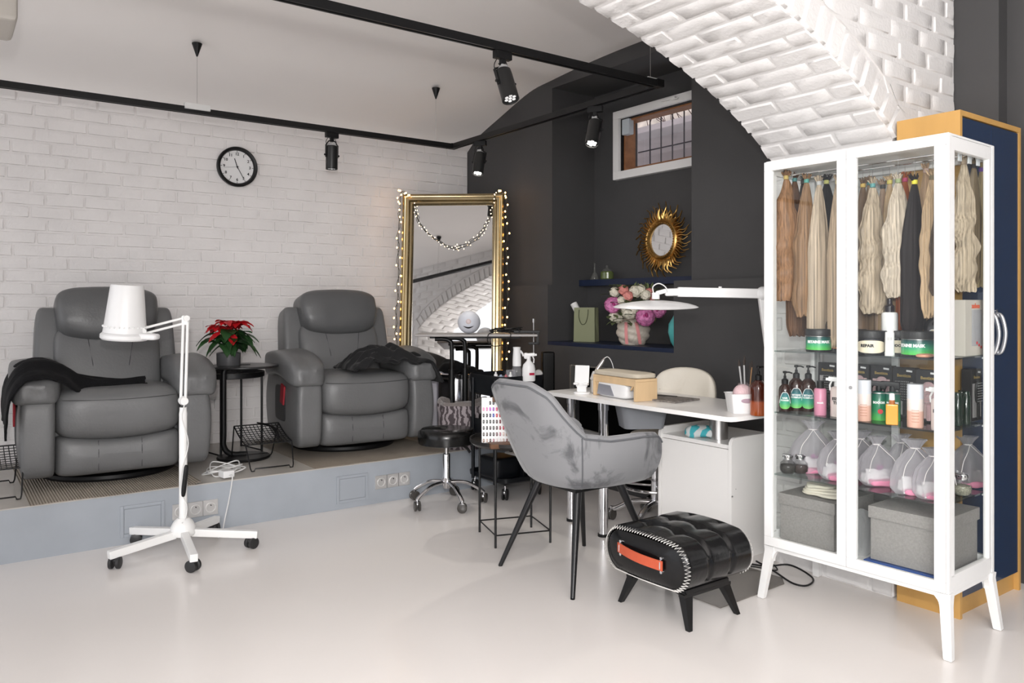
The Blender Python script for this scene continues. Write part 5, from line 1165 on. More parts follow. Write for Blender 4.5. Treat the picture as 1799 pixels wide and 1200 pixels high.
def fbar(nm, c, s, r=.003): b = MB(); b.box(c, s, r=r); return b.obj(nm, FW_, t)
for x in (p_/2, CDP-p_/2):
    for y in (p_/2, CWD-p_/2): fbar('corner_post', (x, y, (CZ0+CZ1)/2), (p_, p_, CZ1-CZ0))
b = MB(); b.box((CDP/2, CWD/2, CZ1-.004), (CDP-.002, CWD-.002, .008), r=.002); b.box((CDP/2, CWD/2, CZ1-.018), (CDP-.01, CWD-.01, .02)); b.obj('top_panel', FW_, t)
b = MB(); b.box((CDP/2, CWD/2, CZ0+.012), (CDP-.004, CWD-.004, .024), r=.002); b.obj('bottom_panel', FW_, t)
for y in (.011, CWD-.011):
    b = MB(); b.box((CDP/2, y, CZ1-.032), (CDP-.04, .020, .045), r=.002); b.obj('side_rail', FW_, t); b = MB(); b.box((CDP/2, y, CZ0+.035), (CDP-.04, .020, .045), r=.002); b.obj('side_rail', FW_, t)
    b = MB(); b.box((.034, y, (CZ0+CZ1)/2), (.024, .020, CZ1-CZ0-.1), r=.002); b.box((CDP-.034, y, (CZ0+CZ1)/2), (.024, .020, CZ1-CZ0-.1), r=.002); o = b.obj('side_stile', FW_, t) if False else (b.obj('side_frame', FW_, t))
    b = MB(); b.box((CDP/2, y, (CZ0+CZ1)/2), (CDP-.06, .004, CZ1-CZ0-.09)); b.obj('side_glass', GL, t)
b = MB(); b.box((CDP-.011, CWD/2, CZ1-.032), (.020, CWD-.04, .045), r=.002); b.obj('back_rail', FW_, t)
b = MB(); b.box((CDP-.011, CWD/2, CZ0+.035), (.020, CWD-.04, .045), r=.002); b.obj('back_rail', FW_, t)
b = MB(); b.box((CDP-.014, CWD/2, (CZ0+CZ1)/2), (.016, .028, CZ1-CZ0-.09), r=.002); b.obj('back_bar', FW_, t)
b = MB(); b.box((CDP-.012, CWD/2, (CZ0+CZ1)/2), (.003, CWD-.05, CZ1-CZ0-.09)); b.obj('back_glass', GL, t)
# doors
for s in (0, 1):
    y0 = .004+s*(CWD-.008)/2+.001; y1 = y0+(CWD-.008)/2-.002; st = .036; z0_, z1_ = CZ0+.006, CZ1-.006
    b = MB(); b.box((-.009, (y0+y1)/2, z1_-st/2), (.018, y1-y0, st), r=.002); b.box((-.009, (y0+y1)/2, z0_+st/2), (.018, y1-y0, st), r=.002)
    b.box((-.009, y0+st/2, (z0_+z1_)/2), (.018, st, z1_-z0_-2*st), r=.002); b.box((-.009, y1-st/2, (z0_+z1_)/2), (.018, st, z1_-z0_-2*st), r=.002)
    dr = b.obj('door', FW_, t)
    b = MB(); b.box((-.009, (y0+y1)/2, (z0_+z1_)/2), (.004, y1-y0-2*st+.01, z1_-z0_-2*st+.01)); b.obj('door_glass', GL, dr)
    if s == 1: b = MB(); b.box((-.021, y0+.010, .925), (.010, .024, .05), r=.004); b.obj('handle', FW_, dr)
    else: b = MB(); b.cyl((-.016, y1-.018, .875), (-.0215, y1-.018, .875), .007, n=20); b.obj('lock', STEEL, dr)
# legs
for x, dx in ((.014, -1), (CDP-.014, 1)):
    for y, dy in ((.016, -1), (CWD-.016, 1)):
        b = MB(); top = [(x-.02*0-.013, y-.017), (x+.013, y-.017), (x+.013, y+.017), (x-.013, y+.017)]; ox, oy = dx*.030, dy*.022
        rows_ = [(CZ0, 0, 1.25), (CZ0-.02, .0, 1.15), (CZ0-.045, .2, 1.0), (.006, 1, .82), (.002, 1.0, .70)]
        vs = []; [vs.extend([(x+(px_-x)*sc+ox*o_, y+(py_-y)*sc+oy*o_, z) for px_, py_ in top]) for z, o_, sc in rows_]
        fs = [(i*4+j, i*4+(j+1) % 4, (i+1)*4+(j+1) % 4, (i+1)*4+j) for i in range(4) for j in range(4)]+[(0, 1, 2, 3), (19, 18, 17, 16)]
        b.add(vs, [f[::-1] for f in fs]); b.obj('leg', FW_, t)
        b = MB()
        for L_ in (0, 1):
            # curved gusset from the leg into the base rail
            n_ = 8
            for i in range(n_):
                a0, a1 = pi/2*i/n_, pi/2*(i+1)/n_; rr_ = .062
                f_ = lambda a: (rr_*(1-cos(a)), -rr_*(1-sin(a))) if False else (rr_-rr_*cos(a), -rr_+rr_*sin(a))
                (u0, w0), (u1, w1) = f_(a0), f_(a1); k0 = .013
                for uu0, uu1, ww0, ww1 in ((u0, u1, w0, w1),):
                    if L_ == 0: P8 = [(x+sx_*.010, y-dy*(k0+uu), CZ0+.004 if tp else CZ0+ww) for sx_ in (-1, 1) for uu, ww in ((uu0, ww0), (uu1, ww1)) for tp in (0, 1)]
                    else: P8 = [(x-dx*(k0-.004+uu), y+sx_*.010, CZ0+.004 if tp else CZ0+ww) for sx_ in (-1, 1) for uu, ww in ((uu0, ww0), (uu1, ww1)) for tp in (0, 1)]
                    b.add(P8, [(0, 1, 3, 2), (4, 6, 7, 5), (0, 2, 6, 4), (1, 5, 7, 3)])
        b.obj('leg_gusset', FW_, t)
b = MB()
for y in (.014, CWD-.014): b.box((CDP/2, y, CZ0-.007), (CDP-.04, .022, .014))
b.box((.012, CWD/2, CZ0-.007), (.022, CWD-.04, .014)); b.box((CDP-.012, CWD/2, CZ0-.007), (.022, CWD-.04, .014)); b.obj('base_frame', FW_, t)
SG_ = glass('shelf_glass', (.82, .87, .86), 1.6, .02)
SH = (.990, .745, .497)
for z in SH:
    b = MB(); b.box((.185, CWD/2, z), (.325, CWD-.05, .006)); sg = b.obj('glass_shelf', SG_, t); sg['label'] = 'clear glass shelf'
    for x in (.03, CDP-.03):
        for y in (.024, CWD-.024): b = MB(); b.box((x, y, z-.006), (.014, .008, .006)); b.obj('shelf_clip', FW_, t)
b = MB(); b.cyl((.10, .03, 1.700), (.10, CWD-.03, 1.700), .004, n=8); b.obj('front_rail', CHROME, t)
b = MB(); b.cyl((.20, .03, 1.700), (.20, CWD-.03, 1.700), .004, n=8); b.obj('rear_rail', CHROME, t)
for xh in (.09, .16, .24, .31): b = MB(); b.box((xh, .032, 1.70), (.022, .006, .05), r=.001); b.obj('hanger_tab', mat('frosted_tab', (.75, .78, .8), .3), t)

# ------------------------------------------------------------------ hair extensions
def hair_mat(c, tip=None, root=None):
    key = 'hair_%d_%d_%d' % tuple(int(x*200) for x in c)
    if key in MATS: return MATS[key]
    c = tuple(q*.80 for q in c); m = mat(key, c, .45, var=.5, vscale=1, stretch=(150, 150, 1.6), spec=.25 if sum(c) > .3 else .08)
    nt = m.node_tree; N, L = nt.nodes, nt.links; b = N.new('ShaderNodeBump'); b.inputs['Strength'].default_value = .25 if sum(c) > .3 else .05; b.inputs['Distance'].default_value = .002
    n = [x for x in N if x.type == 'TEX_NOISE'][0]; L.new(n.outputs['Fac'], b.inputs['Height']); L.new(b.outputs['Normal'], N['Principled BSDF'].inputs['Normal'])
    return m
def hair(i, px, xp, ytop, ybot, w, c, wave=0, label='', tie=(.55, .45, .15), side=False, yp=None, tuft=1):
    w *= 1.17; yp_ = yp if yp is not None else cy(px, xp)
    if side: xp = cxp(px, yp_)
    P0 = cab(xp, yp_); td = tdep(P0); zt, zb = fz(ytop, td), fz(ybot, td); Ln = zt-zb
    o = thing('hair_extension', label, 'hair extension', (P0[0], P0[1], zt), CR+(R(-40)), 'hair extensions hanging in the cabinet')
    rd = random.Random(i*7+1); ph = [rd.uniform(-1, 1) for _ in range(8)]; na = 44; nz_ = 34
    def f(u, v):
        a = 2*pi*u; q = v; wd_ = .006+(w-.006)*min(1, (q*2.3)**.75)*(1-.10*q*(0 if wave else 1))
        if q > .93: wd_ *= 1-.30*(q-.93)/.07
        wob = 1+.16*NZ.noise(Vector((cos(a)*3.2+i, sin(a)*3.2, q*.8)))+.10*NZ.noise(Vector((cos(a)*9, sin(a)*9+i, q*1.2)))
        if wave: wob += wave*.16*sin(q*32+ph[0]*3+a*1.0)*min(1, q*2)+wave*.08*NZ.noise(Vector((cos(a)*5, sin(a)*5, q*12+i)))
        z = -Ln*q
        if q > .9: z += (q-.9)*10*abs(NZ.noise(Vector((a*4, i, 1))))*.035*(1.5 if not wave else 1)
        sw = ph[1]*.012*q+(wave*.008*sin(q*16+ph[2]*3)*min(1, q*2)); sf = wave*.004*sin(q*22)
        return (wd_*wob*cos(a)+sw+sf, .42*wd_*wob*sin(a)+sf, z)
    b = MB(); b.grid(lambda u, v: f(1-u, v), na, nz_); b.add([f(k_/na, 1) for k_ in range(na)]+[(0, 0, -Ln*.985)], [(k_, (k_+1) % na, na) for k_ in range(na)])
    b.obj('hair', hair_mat(c), o, ang=75)
    b = MB(); b.lathe([(.0075, -.008), (.010, -.007), (.010, .007), (.0075, .008)], n=14); b.obj('tie', mat('tie_%d_%d' % (int(tie[0]*99), int(tie[1]*99)), tie, .6), o)
    if tuft:
        b = MB()
        for k_ in range(16): a = rd.uniform(0, 6.3); rr_ = rd.uniform(.006, .022); b.tube([(.003*cos(a), .003*sin(a), 0), (rr_*.7*cos(a), rr_*.5*sin(a), .016), (rr_*cos(a)*1.1, rr_*.7*sin(a), rd.uniform(.018, .032))], [.003, .004, .002], 5)
        b.obj('tuft', hair_mat(c), o, ang=75)
    b = MB(); b.tube([(0, 0, .0), (0, .0, .012), (0, 0, max(.02, 1.696-zt))], .0009, 4); b.obj('hanging_thread', STEEL, o)
HL = [
 (1381, .09, 312, 530, .047, (.30, .155, .075), 1.0, 'wavy chestnut hair extension, leftmost in the cabinet'),
 (1396, .17, 316, 592, .040, (.155, .082, .048), 0, 'long straight mid-brown hair extension reaching lowest at the left of the cabinet'),
 (1411, .23, 320, 560, .030, (.045, .030, .024), 0, 'narrow dark brown hair extension between the two lighter brown ones'),
 (1417, .11, 318, 558, .038, (.27, .155, .08), .25, 'light brown straight hair extension third from the left in the cabinet'),
 (1439, .13, 322, 600, .040, (.54, .43, .32), 0, 'pale ash blonde hair extension left of the black one behind the left door'),
 (1452, .19, 320, 470, .036, (.012, .010, .010), 0, 'short black hair extension behind the left door'),
 (1472, .12, 320, 612, .042, (.52, .39, .27), 0, 'beige blonde hair extension beside the middle door frame'),
 (1516, .22, 326, 620, .036, (.20, .125, .075), 0, 'brown hair extension just right of the middle door frame'),
 (1528, .24, 322, 615, .032, (.30, .20, .12), 0, 'light brown hair extension half behind the wavy ash blonde'),
 (1533, .11, 326, 552, .044, (.47, .38, .28), .8, 'wavy ash blonde hair extension, left one behind the right door'),
 (1551, .22, 328, 620, .030, (.40, .28, .20), 0, 'rose-beige hair extension with dark root behind the right door'),
 (1563, .22, 320, 612, .032, (.62, .44, .26), 0, 'golden blonde hair extension before the silver wavy one'),
 (1578, .10, 318, 524, .046, (.52, .44, .35), .5, 'silver blonde hair extension with curled lower ends behind the right door'),
 (1590, .23, 316, 590, .032, (.42, .10, .02), 0, 'copper orange hair extension behind the right door'),
 (1607, .12, 320, 588, .040, (.020, .015, .015), 0, 'long black hair extension with yellow tie behind the right door'),
 (1627, .20, 300, 580, .040, (.46, .30, .18), 0, 'caramel hair extension right of the long black one'),
 (1638, .09, 312, 560, .040, (.58, .41, .25), .3, 'honey blonde hair extension near the right corner post of the front'),
 (1655, .07, 340, 520, .030, (.10, .07, .05), .2, 'dark brown hair extension beside the right front post')]
TIES = [(.6, .45, .15), (.1, .3, .3), (.05, .05, .05), (.1, .35, .3), (.5, .5, .5), (.6, .6, .2), (.6, .5, .3), (.65, .45, .12), (.1, .3, .35), (.1, .3, .35), (.05, .05, .05), (.7, .6, .15), (.25, .3, .15), (.5, .05, .15), (.8, .7, .05), (.5, .35, .3), (.15, .12, .06), (.1, .1, .1)]
for i, h in enumerate(HL): hair(i, *h, tie=TIES[i])
hair(30, 1693, 0, 285, 514, .036, (.56, .46, .34), 1.0, 'wavy platinum hair extension seen through the side glass, nearest the front', (.5, .4, .3), True, .065)
hair(31, 1711, 0, 292, 500, .028, (.26, .20, .13), 0, 'ash brown hair extension in the middle behind the side glass', (.05, .05, .05), True, .06)
hair(32, 1725, 0, 298, 506, .024, (.62, .48, .28), 0, 'straight blonde hair extension with purple tie behind the side glass', (.25, .12, .5), True, .055)

# ------------------------------------------------------------------ top shelf
Z1, Z2, Z3, Z4 = SH[0]+.0035, SH[1]+.0035, SH[2]+.0035, CZ0+.0245
GREEN = ramp_mat('green_label', 'Z', [(0, (.10, .55, .08)), (.42, (.03, .33, .16)), (.75, (.008, .10, .085)), (1, (.006, .03, .035))], .3, .2, .008, .062)
AMB = mat('dark_amber', (.030, .010, .007), .12, coat=.5); WT = mat('label_white', (.85, .85, .85), .5); BT = mat('label_black', (.02, .02, .02), .5)
def place(px, xp, z): yp_ = cy(px, xp); p = cab(xp, yp_); return (p[0], p[1], z)
def jar(label, px, xp, rad, h, kind, txt, sz, zz=None, dphi=0):
    p = place(px, xp, Z1); t = thing('mask_jar', label, 'jar', p, 0)
    b = MB(); b.lathe([(0, 0), (rad*.95, 0), (rad, .004), (rad, h*.68), (0, h*.68)], n=48); b.obj('jar_body', mat('black_jar', (.012, .012, .014), .2, coat=.3), t)
    b = MB(); b.lathe([(0, h*.70), (rad*1.03, h*.70), (rad*1.04, h*.72), (rad*1.04, h*.97), (rad*1.0, h), (0, h)], n=48); b.obj('lid', mat('jar_lid', (.015, .015, .016), .45), t)
    b = MB(); b.lathe([(rad*1.005, .008), (rad*1.006, .009), (rad*1.006, h*.66), (rad*1.005, h*.665)], n=48, cap=False) if kind == 'g' else b.grid(lambda u, v: (rad*1.007*cos(face(p)+(u-.5)*2.0), rad*1.007*sin(face(p)+(u-.5)*2.0), h*.34+h*.26*(v-.5)*2*(1-abs(u-.5)**3*2.5)), 20, 4)
    b.obj('label', GREEN if kind == 'g' else mat('cream_label', (.76, .68, .52), .5), t)
    if kind == 'g': b = MB(); b.lathe([(rad*1.008, h*.675), (rad*1.008, h*.69)], n=40, cap=False); b.obj('silver_band', STEEL, t)
    curved_text('lettering', txt, sz, WT if kind == 'g' else BT, rad*1.008, h*.44 if kind == 'g' else h*.38, face(p)+dphi, t, bold=.0009)
    return t
jar('squat black jar with a bright green label on the left of the top shelf', 1438, .085, .047, .088, 'g', 'BETAINE MASK', .0135)
def pumpb(name, label, px, xp, z, rad, h, m, kind, txt, tz=.5, sz=.011, lm=None, pm=None, shoulder=.75):
    p = place(px, xp, z); t = thing(name, label, 'bottle', p, 0)
    b = MB(); b.lathe([(0, 0), (rad*.94, 0), (rad, .004), (rad, h*shoulder), (rad*.9, h*(shoulder+.10)), (rad*.5, h*(shoulder+.2)), (rad*.36, h*(shoulder+.23)), (rad*.36, h), (0, h)], n=36); b.obj('body', m, t)
    pump(t, h, pm or BLACK, .85, ang=face(p)+R(80))
    if lm:
        fc = face(p); b = MB(); r1 = rad*1.012
        def lf(u, v):
            a = (u-.5)*2; tp = .68*(1-max(0, abs(a)-.2)**2*.9) if kind == 'arch' else .62
            bt = .09+(.12*abs(a)**3 if kind == 'arch' else 0); return (r1*cos(fc+a*1.0), r1*sin(fc+a*1.0), h*(bt+(tp-bt)*v))
        b.grid(lf, 18, 6); b.obj('label', lm, t)
        if kind == 'arch': b = MB(); b.tube([(Vector(lf(i/18, 1))*1.0) for i in range(19)], .0012, 5); b.obj('label_edge', WT, t)
    for i, s_ in enumerate(txt.split('\n')): curved_text('lettering', s_, sz, WT if kind in ('arch',) else BT, rad*1.014, h*tz-i*sz*1.05, face(p), t, bold=.0004)
    return t
pumpb('pump_bottle', 'black pump bottle with an orange label behind the left green-labelled jar', 1466, .15, Z1, .034, .135, mat('black_bottle', (.012, .011, .012), .15, coat=.4), 'arch', 'OR LO', .42, .013, mat('orange_label', (.72, .25, .07), .5))
jar('black jar with a cream oval label in the middle of the top shelf', 1530, .075, .052, .088, 'c', 'REPAIR', .0145, dphi=-.25)
jar('black jar with cream label mostly hidden behind the middle door frame', 1500, .19, .045, .088, 'c', 'SHAPE', .013)
jar('black jar with a cream label directly behind the white tube', 1578, .16, .045, .088, 'c', 'SMOOTH', .013, dphi=-.0)
jar('squat black jar with a bright green label on the right of the top shelf', 1613, .085, .054, .090, 'g', 'BETAINE MASK', .0145, dphi=-.5)
p = place(1563, .13, Z1); t = thing('spray_bottle', 'white cylindrical spray bottle with a black cap on the top shelf', 'spray bottle', p)
b = MB(); b.lathe([(0, 0), (.0265, 0), (.028, .003), (.028, .148), (.025, .154), (.012, .157), (0, .157)], n=36); b.obj('body', WPLAS, t)
b = MB(); b.lathe([(0, .156), (.0165, .156), (.0165, .178), (.012, .182), (.0095, .185), (.0095, .205), (0, .207)], n=28); b.obj('cap', mat('gloss_cap', (.015, .01, .015), .15), t)
p = place(1563, .055, Z1); t = thing('cream_tube', 'small white tube in front of the tall white spray bottle', 'tube', p); b = MB(); b.lathe([(0, 0), (.0165, 0), (.0165, .012), (.0155, .014), (.0155, .082), (.014, .085), (0, .085)], n=28); b.obj('body', WPLAS, t)
b = MB(); b.grid(lambda u, v: (.0158*cos(face(p)+(u-.5)), .0158*sin(face(p)+(u-.5)), .055+.012*v), 6, 1); b.obj('print', mat('grey_print', (.5, .5, .5), .5), t)
pumpb('pump_bottle', 'black pump bottle with a cream label behind the right green-labelled jar', 1642, .16, Z1, .036, .14, MATS['black_bottle'], 'arch', '', .4, .01, MATS['cream_label'])
p = cab(cxp(1700, .06), .06, Z1); t = thing('carton', 'pale box with orange lettering standing behind the side glass', 'box', p, CR+R(0))
b = MB(); b.box((0, 0, .1), (.15, .045, .2), r=.0015); b.obj('box_body', mat('pale_card', (.62, .58, .52), .5), t)
b = MB(); b.box((.02, -.0232, .10), (.085, .0008, .13)); b.obj('window', mat('film_grey', (.42, .42, .44), .2), t)
text('lettering', 'xoboo', .025, mat('orange_print', (.75, .12, .05), .5), T((.01, -.0235, .178), (R(90), 0, 0)), t, bold=.0006)
for k_ in range(3): b = MB(); b.sph((.02+.018*k_, -.0236, .045-.008*k_), (.007, .0008, .006), 8, 5); b.obj('red_print', mat('red_print', (.6, .03, .04), .5), t)
b = MB(); b.soft((0, 0, .008), (.07, .045, .014), (.7, .7), 8); tag(b.obj('hair_clip', mat('peach_plastic', (.62, .30, .20), .4), loc=place(1625, .035, Z1)), 'peach hair clip lying in front of the right green-labelled jar', 'clip')

# ------------------------------------------------------------------ middle shelf
for px, xp, h, rad, txt, lab in ((1379, .07, .112, .024, 'HAIR\nPOWER', 'small amber pump bottle with green label, leftmost on the middle shelf'), (1399, .12, .135, .030, 'BETAINE\nCOMPLEX', 'larger amber pump bottle with green label, second on the middle shelf'), (1420, .14, .135, .030, 'BETAINE\nCOMPLEX', 'amber pump bottle with green label, beside the pink bottle')):
    lm = ramp_mat('pump_label', 'Z', [(0, (.20, .60, .10)), (.3, (.06, .40, .22)), (.65, (.03, .20, .22)), (1, (.015, .06, .08))], .4, 0, .01, .09)
    pumpb('pump_bottle', lab, px, xp, Z2, rad, h, AMB, 'arch', txt, .48, .009, lm)
p = place(1441, .07, Z2); t = thing('pink_bottle', 'pink cylindrical bottle with a black cap on the middle shelf', 'bottle', p)
b = MB(); b.lathe([(0, 0), (.0215, 0), (.023, .003), (.023, .098), (.019, .104), (0, .105)], n=32); b.obj('body', mat('pink_plastic', (.62, .25, .36), .35), t); b = MB(); b.lathe([(0, .104), (.013, .104), (.0125, .133), (0, .134)], n=24); b.obj('cap', BLACK, t); curved_text('lettering', 'nook', .011, WT, .0232, .05, face(p), t, bold=.0005)
def sprayw(label, px, xp, col, txt, head, z=Z2, h=.115, rad=.025, tz=.6, sz=.015, tm=None, nm='spray_bottle'):
    p = place(px, xp, z); t = thing(nm, label, 'spray bottle', p, face(p)+R(90)); b = MB(); b.lathe([(0, 0), (rad*.94, 0), (rad, .003), (rad, h*.9), (rad*.8, h*.97), (rad*.5, h), (0, h)], n=32); b.obj('body', col, t); trigger(t, h, head, .9, -1)
    for i, s_ in enumerate(txt.split('\n')): curved_text('lettering', s_, sz, tm or BT, rad*1.01, h*tz-i*sz*1.0, R(-90), t, bold=.0007)
    return t
BLUSH = mat('blush_white', (.78, .66, .63), .4)
sprayw('pale spray bottle with large black lettering beside the pink bottle', 1471, .085, BLUSH, 'ESSEN\nTIAL', WPLAS)
sprayw('pale spray bottle at the right front corner of the middle shelf', 1650, .05, BLUSH, 'ESSEN\nTIAL', WPLAS, h=.11)
def foam(label, px, xp):
    p = place(px, xp, Z2); t = thing('foam_bottle', label, 'bottle', p)
    b = MB(); b.lathe([(0, 0), (.0255, 0), (.0265, .003), (.0265, .100), (0, .1)], n=36); b.obj('body', ramp_mat('blush_ramp', 'Z', [(0, (.72, .42, .33)), (.55, (.74, .45, .36)), (.6, (.82, .70, .66)), (1, (.84, .76, .73))], .4, .2, 0, .1), t)
    b = MB(); b.lathe([(0, .1), (.0265, .1), (.0262, .145), (.0255, .15), (0, .1505)], n=36); b.obj('cap', mat('cap_lilac_white', (.72, .74, .80), .35), t)
    b = MB(); [b.grid(lambda u, v: (.0268*cos(face(p)+(u-.5)*.9), .0268*sin(face(p)+(u-.5)*.9), .02+.01*k_+.0015*v), 6, 1) for k_ in range(5)]; b.obj('print', mat('rust_print', (.42, .16, .10), .5), t)
foam('tall blush and white bottle just right of the middle door frame', 1517, .065); foam('tall blush and white bottle in the middle of the right door', 1608, .055)
GB = ramp_mat('green_bottle', 'Z', [(0, (.10, .50, .09)), (.35, (.02, .25, .10)), (1, (.008, .10, .07))], .25, .3, 0, .1)
for px, xp, lab in ((1544, .12, 'green trigger spray bottle with a red seal, left of the pair'), (1568, .14, 'green trigger spray bottle behind the orange oil bottle')):
    t = sprayw(lab, px, xp, GB, 'BOOOM', BLACK, h=.108, rad=.0275, tz=.62, sz=.011, tm=WT)
    b = MB(); b.lathe([(0, 0), (.009, 0), (.009, .0008), (0, .0008)], n=20, M=T((.005, -.0282, .035), (R(90), 0, 0))); b.obj('seal', MATS['red_print'], t)
    b = MB(); b.lathe([(.028, .1), (.028, .104)], n=32, cap=False); b.obj('neck_band', STEEL, t)
p = place(1567, .045, Z2); t = thing('oil_bottle', 'square bottle of orange oil with a white cap at the front of the middle shelf', 'bottle', p, face(p)+R(90))
b = MB(); b.box((0, 0, .037), (.040, .028, .074), r=.004, k=2); b.obj('body', mat('orange_oil', (.80, .33, .02), .12, coat=.6), t); b = MB(); b.lathe([(0, .074), (.010, .074), (.010, .088), (0, .088)], n=20); b.obj('neck', mat('amber_neck', (.40, .12, .02), .2), t); b = MB(); b.lathe([(0, .088), (.0095, .088), (.009, .108), (.007, .112), (0, .112)], n=20); b.obj('cap', WPLAS, t)
BXM = mat('black_card', (.020, .019, .020), .4); GDM = mat('gold_print', (.50, .36, .12), .4, .5); PKC = mat('blush_card', (.58, .42, .42), .5)
def brushbox(label, px, xp, w_=.085, yp=None, kind=0, z=Z2):
    if yp is None: p = place(px, xp, z); rz = CR+R(-90)
    else: p = cab(cxp(px, yp), yp, z); rz = CR
    t = thing('hairbrush_box', label, 'boxed hairbrush', p, rz, None)
    b = MB(); b.box((0, 0, .095), (w_, .035, .19), r=.001); b.obj('carton', BXM, t)
    b = MB(); b.box((0, -.0178, .075), (w_*.8, .0006, .125)); b.obj('window', mat('pale_insert', (.42, .40, .40), .5) if kind == 0 else PKC, t)
    b = MB(); b.soft((.004, -.021, .105), (w_*.55, .012, .085), (.7, .7), 8); bp = b.obj('brush_head', mat('brush_black', (.03, .03, .03), .4) if kind != 1 else mat('brush_pink', (.55, .36, .38), .5), t)
    b = MB()
    for i in range(6):
        for j in range(8): b.sph((.004-w_*.2+w_*.08*i, -.0275, .072+.0095*j), .0016, 6, 4)
    b.obj('bristles', mat('bristle_tips', (.5, .5, .5), .5), bp)
    b = MB(); b.box((.004, -.021, .035), (.014, .010, .06), r=.004, k=2); b.obj('brush_handle', MATS['brush_black'] if kind != 1 else MATS['brush_pink'], t)
    text('lettering', 'Bentizza', .0155, GDM, T((0, -.0182, .160), (R(90), 0, 0)), t, bold=.0003)
    b = MB(); b.box((.02, -.0182, .178), (.022, .0006, .007), (0, R(5), 0), r=0); b.obj('price_sticker', WT, t)
brushbox('boxed paddle brush behind the pink bottle and the pale lettered spray', 1458, .27)
brushbox('boxed hairbrush behind the left blush and white bottle', 1512, .29, kind=1); brushbox('boxed pink hairbrush behind the green spray bottles', 1552, .30, kind=1)
brushbox('boxed hairbrush between the green sprays and the right blush bottle', 1592, .26); brushbox('boxed pink hairbrush at the right behind the right door', 1634, .22, kind=1)
brushbox('boxed hairbrush standing behind the side glass on the middle shelf', 1707, 0, .09, .085)
for k_, (px, yp_) in enumerate(((1682, .06), (1690, .075), (1697, .055))):
    b = MB(); b.lathe([(0, 0), (.014, 0), (.015, .003), (.015, .10), (.012, .105), (.012, .118), (0, .118)], n=24); tag(b.obj('dark_bottle', mat('dark_green_glass', (.006, .018, .010), .12, coat=.4), loc=cab(cxp(px, yp_), yp_, Z2)), 'slim dark bottle behind the side glass, %s of three' % ('nearest the front post', 'middle', 'farthest from the front post')[k_], 'bottle', 'dark bottles behind the side glass')

# ------------------------------------------------------------------ organza bags and spice jars
ORG = organza('organza', (.80, .77, .82), .30); SAT = mat('satin_string', (.85, .80, .80), .3); PKF = mat('pink_fabric', (.78, .27, .42), .7); PUR = mat('purple_sprig', (.38, .10, .30), .6); PAP = mat('white_card', (.80, .79, .79), .6)
def obag(i, px, xp, s, label, yp=None):
    p = place(px, xp, Z3) if yp is None else cab(cxp(px, yp), yp, Z3)
    t = thing('organza_bag', label, 'gift bag', p, R(-36+(i*37) % 30-15), 'white organza bags on the lower glass shelf'); rd = random.Random(i)
    def f(u, v):
        a = 2*pi*u; pr = [(.050, 0), (.066, .02), (.067, .06), (.052, .11), (.022, .148), (.013, .155), (.022, .170), (.034, .185)]
        q = v*7; k_ = min(int(q), 6); g = q-k_; r_ = pr[k_][0]*(1-g)+pr[k_+1][0]*g; z = pr[k_][1]*(1-g)+pr[k_+1][1]*g
        r_ *= 1+.22*NZ.noise(Vector((cos(a)*1.5+i, sin(a)*1.5, z*9)))+.10*v*sin(a*9+i); return (r_*cos(a)*s*1.15, r_*sin(a)*.66*s, z*s)
    b = MB(); b.grid(f, 56, 24); b.obj('organza', ORG, t, ang=80)
    b = MB(); b.tube([(.0155*cos(2*pi*k_/20)*s, .0105*sin(2*pi*k_/20)*s, .155*s) for k_ in range(20)], .0018, 5, closed=True)
    for sg in (-1, 1): b.tube(spline([(0, -.012, .155*s), (sg*.02, -.030, .13*s), (sg*.045, -.044, .10*s), (sg*.055, -.046, .06*s)], 5), .0012, 5)
    b.obj('drawstring', SAT, t)
    b = MB(); b.box((.0, -.012, .032), (.09*s, .008, .058*s), (R(-20), 0, R(rd.uniform(-15, 15))), r=.001); b.box((-.02, .012, .022), (.06*s, .03, .035*s), (0, R(10), R(rd.uniform(-20, 20))), r=.003); b.obj('card', PAP, t)
    b = MB(); b.soft((.01, -.012, .012), (.105*s, .06, .024), (.5, .7), 8, lambda x, y, z, q: q+Vector((0, 0, wr(q+Vector((i, 0, 0)), 30, .006)))); b.obj('pink_cloth', PKF, t)
    b = MB(); [leaf(b, (rd.uniform(-.012, .012), -.022, .058), rd.uniform(0, 6.3), rd.uniform(.2, 1.2), .024, .005, .1) for _ in range(9)]; b.obj('sprig', PUR, t)
for i, (px, xp, s, lab, yp_) in enumerate(((1428, .16, 1.12, 'organza bag at the left of the lower shelf behind the spice jars', None), (1472, .12, 1.0, 'organza bag partly behind the middle door frame on its left', None), (1512, .22, .98, 'organza bag behind and right of the middle door frame', None), (1540, .15, .98, 'organza bag second from the middle door frame on its right', None), (1583, .24, 1.0, 'organza bag at the back of the lower shelf near the blue wardrobe', None), (1608, .12, 1.05, 'largest organza bag in the front row behind the right door', None), (1640, .10, .95, 'organza bag right behind the right front post', None), (1700, 0, 1.0, 'organza bag seen through the side glass', .10))): obag(i, px, xp, s, lab, yp_)
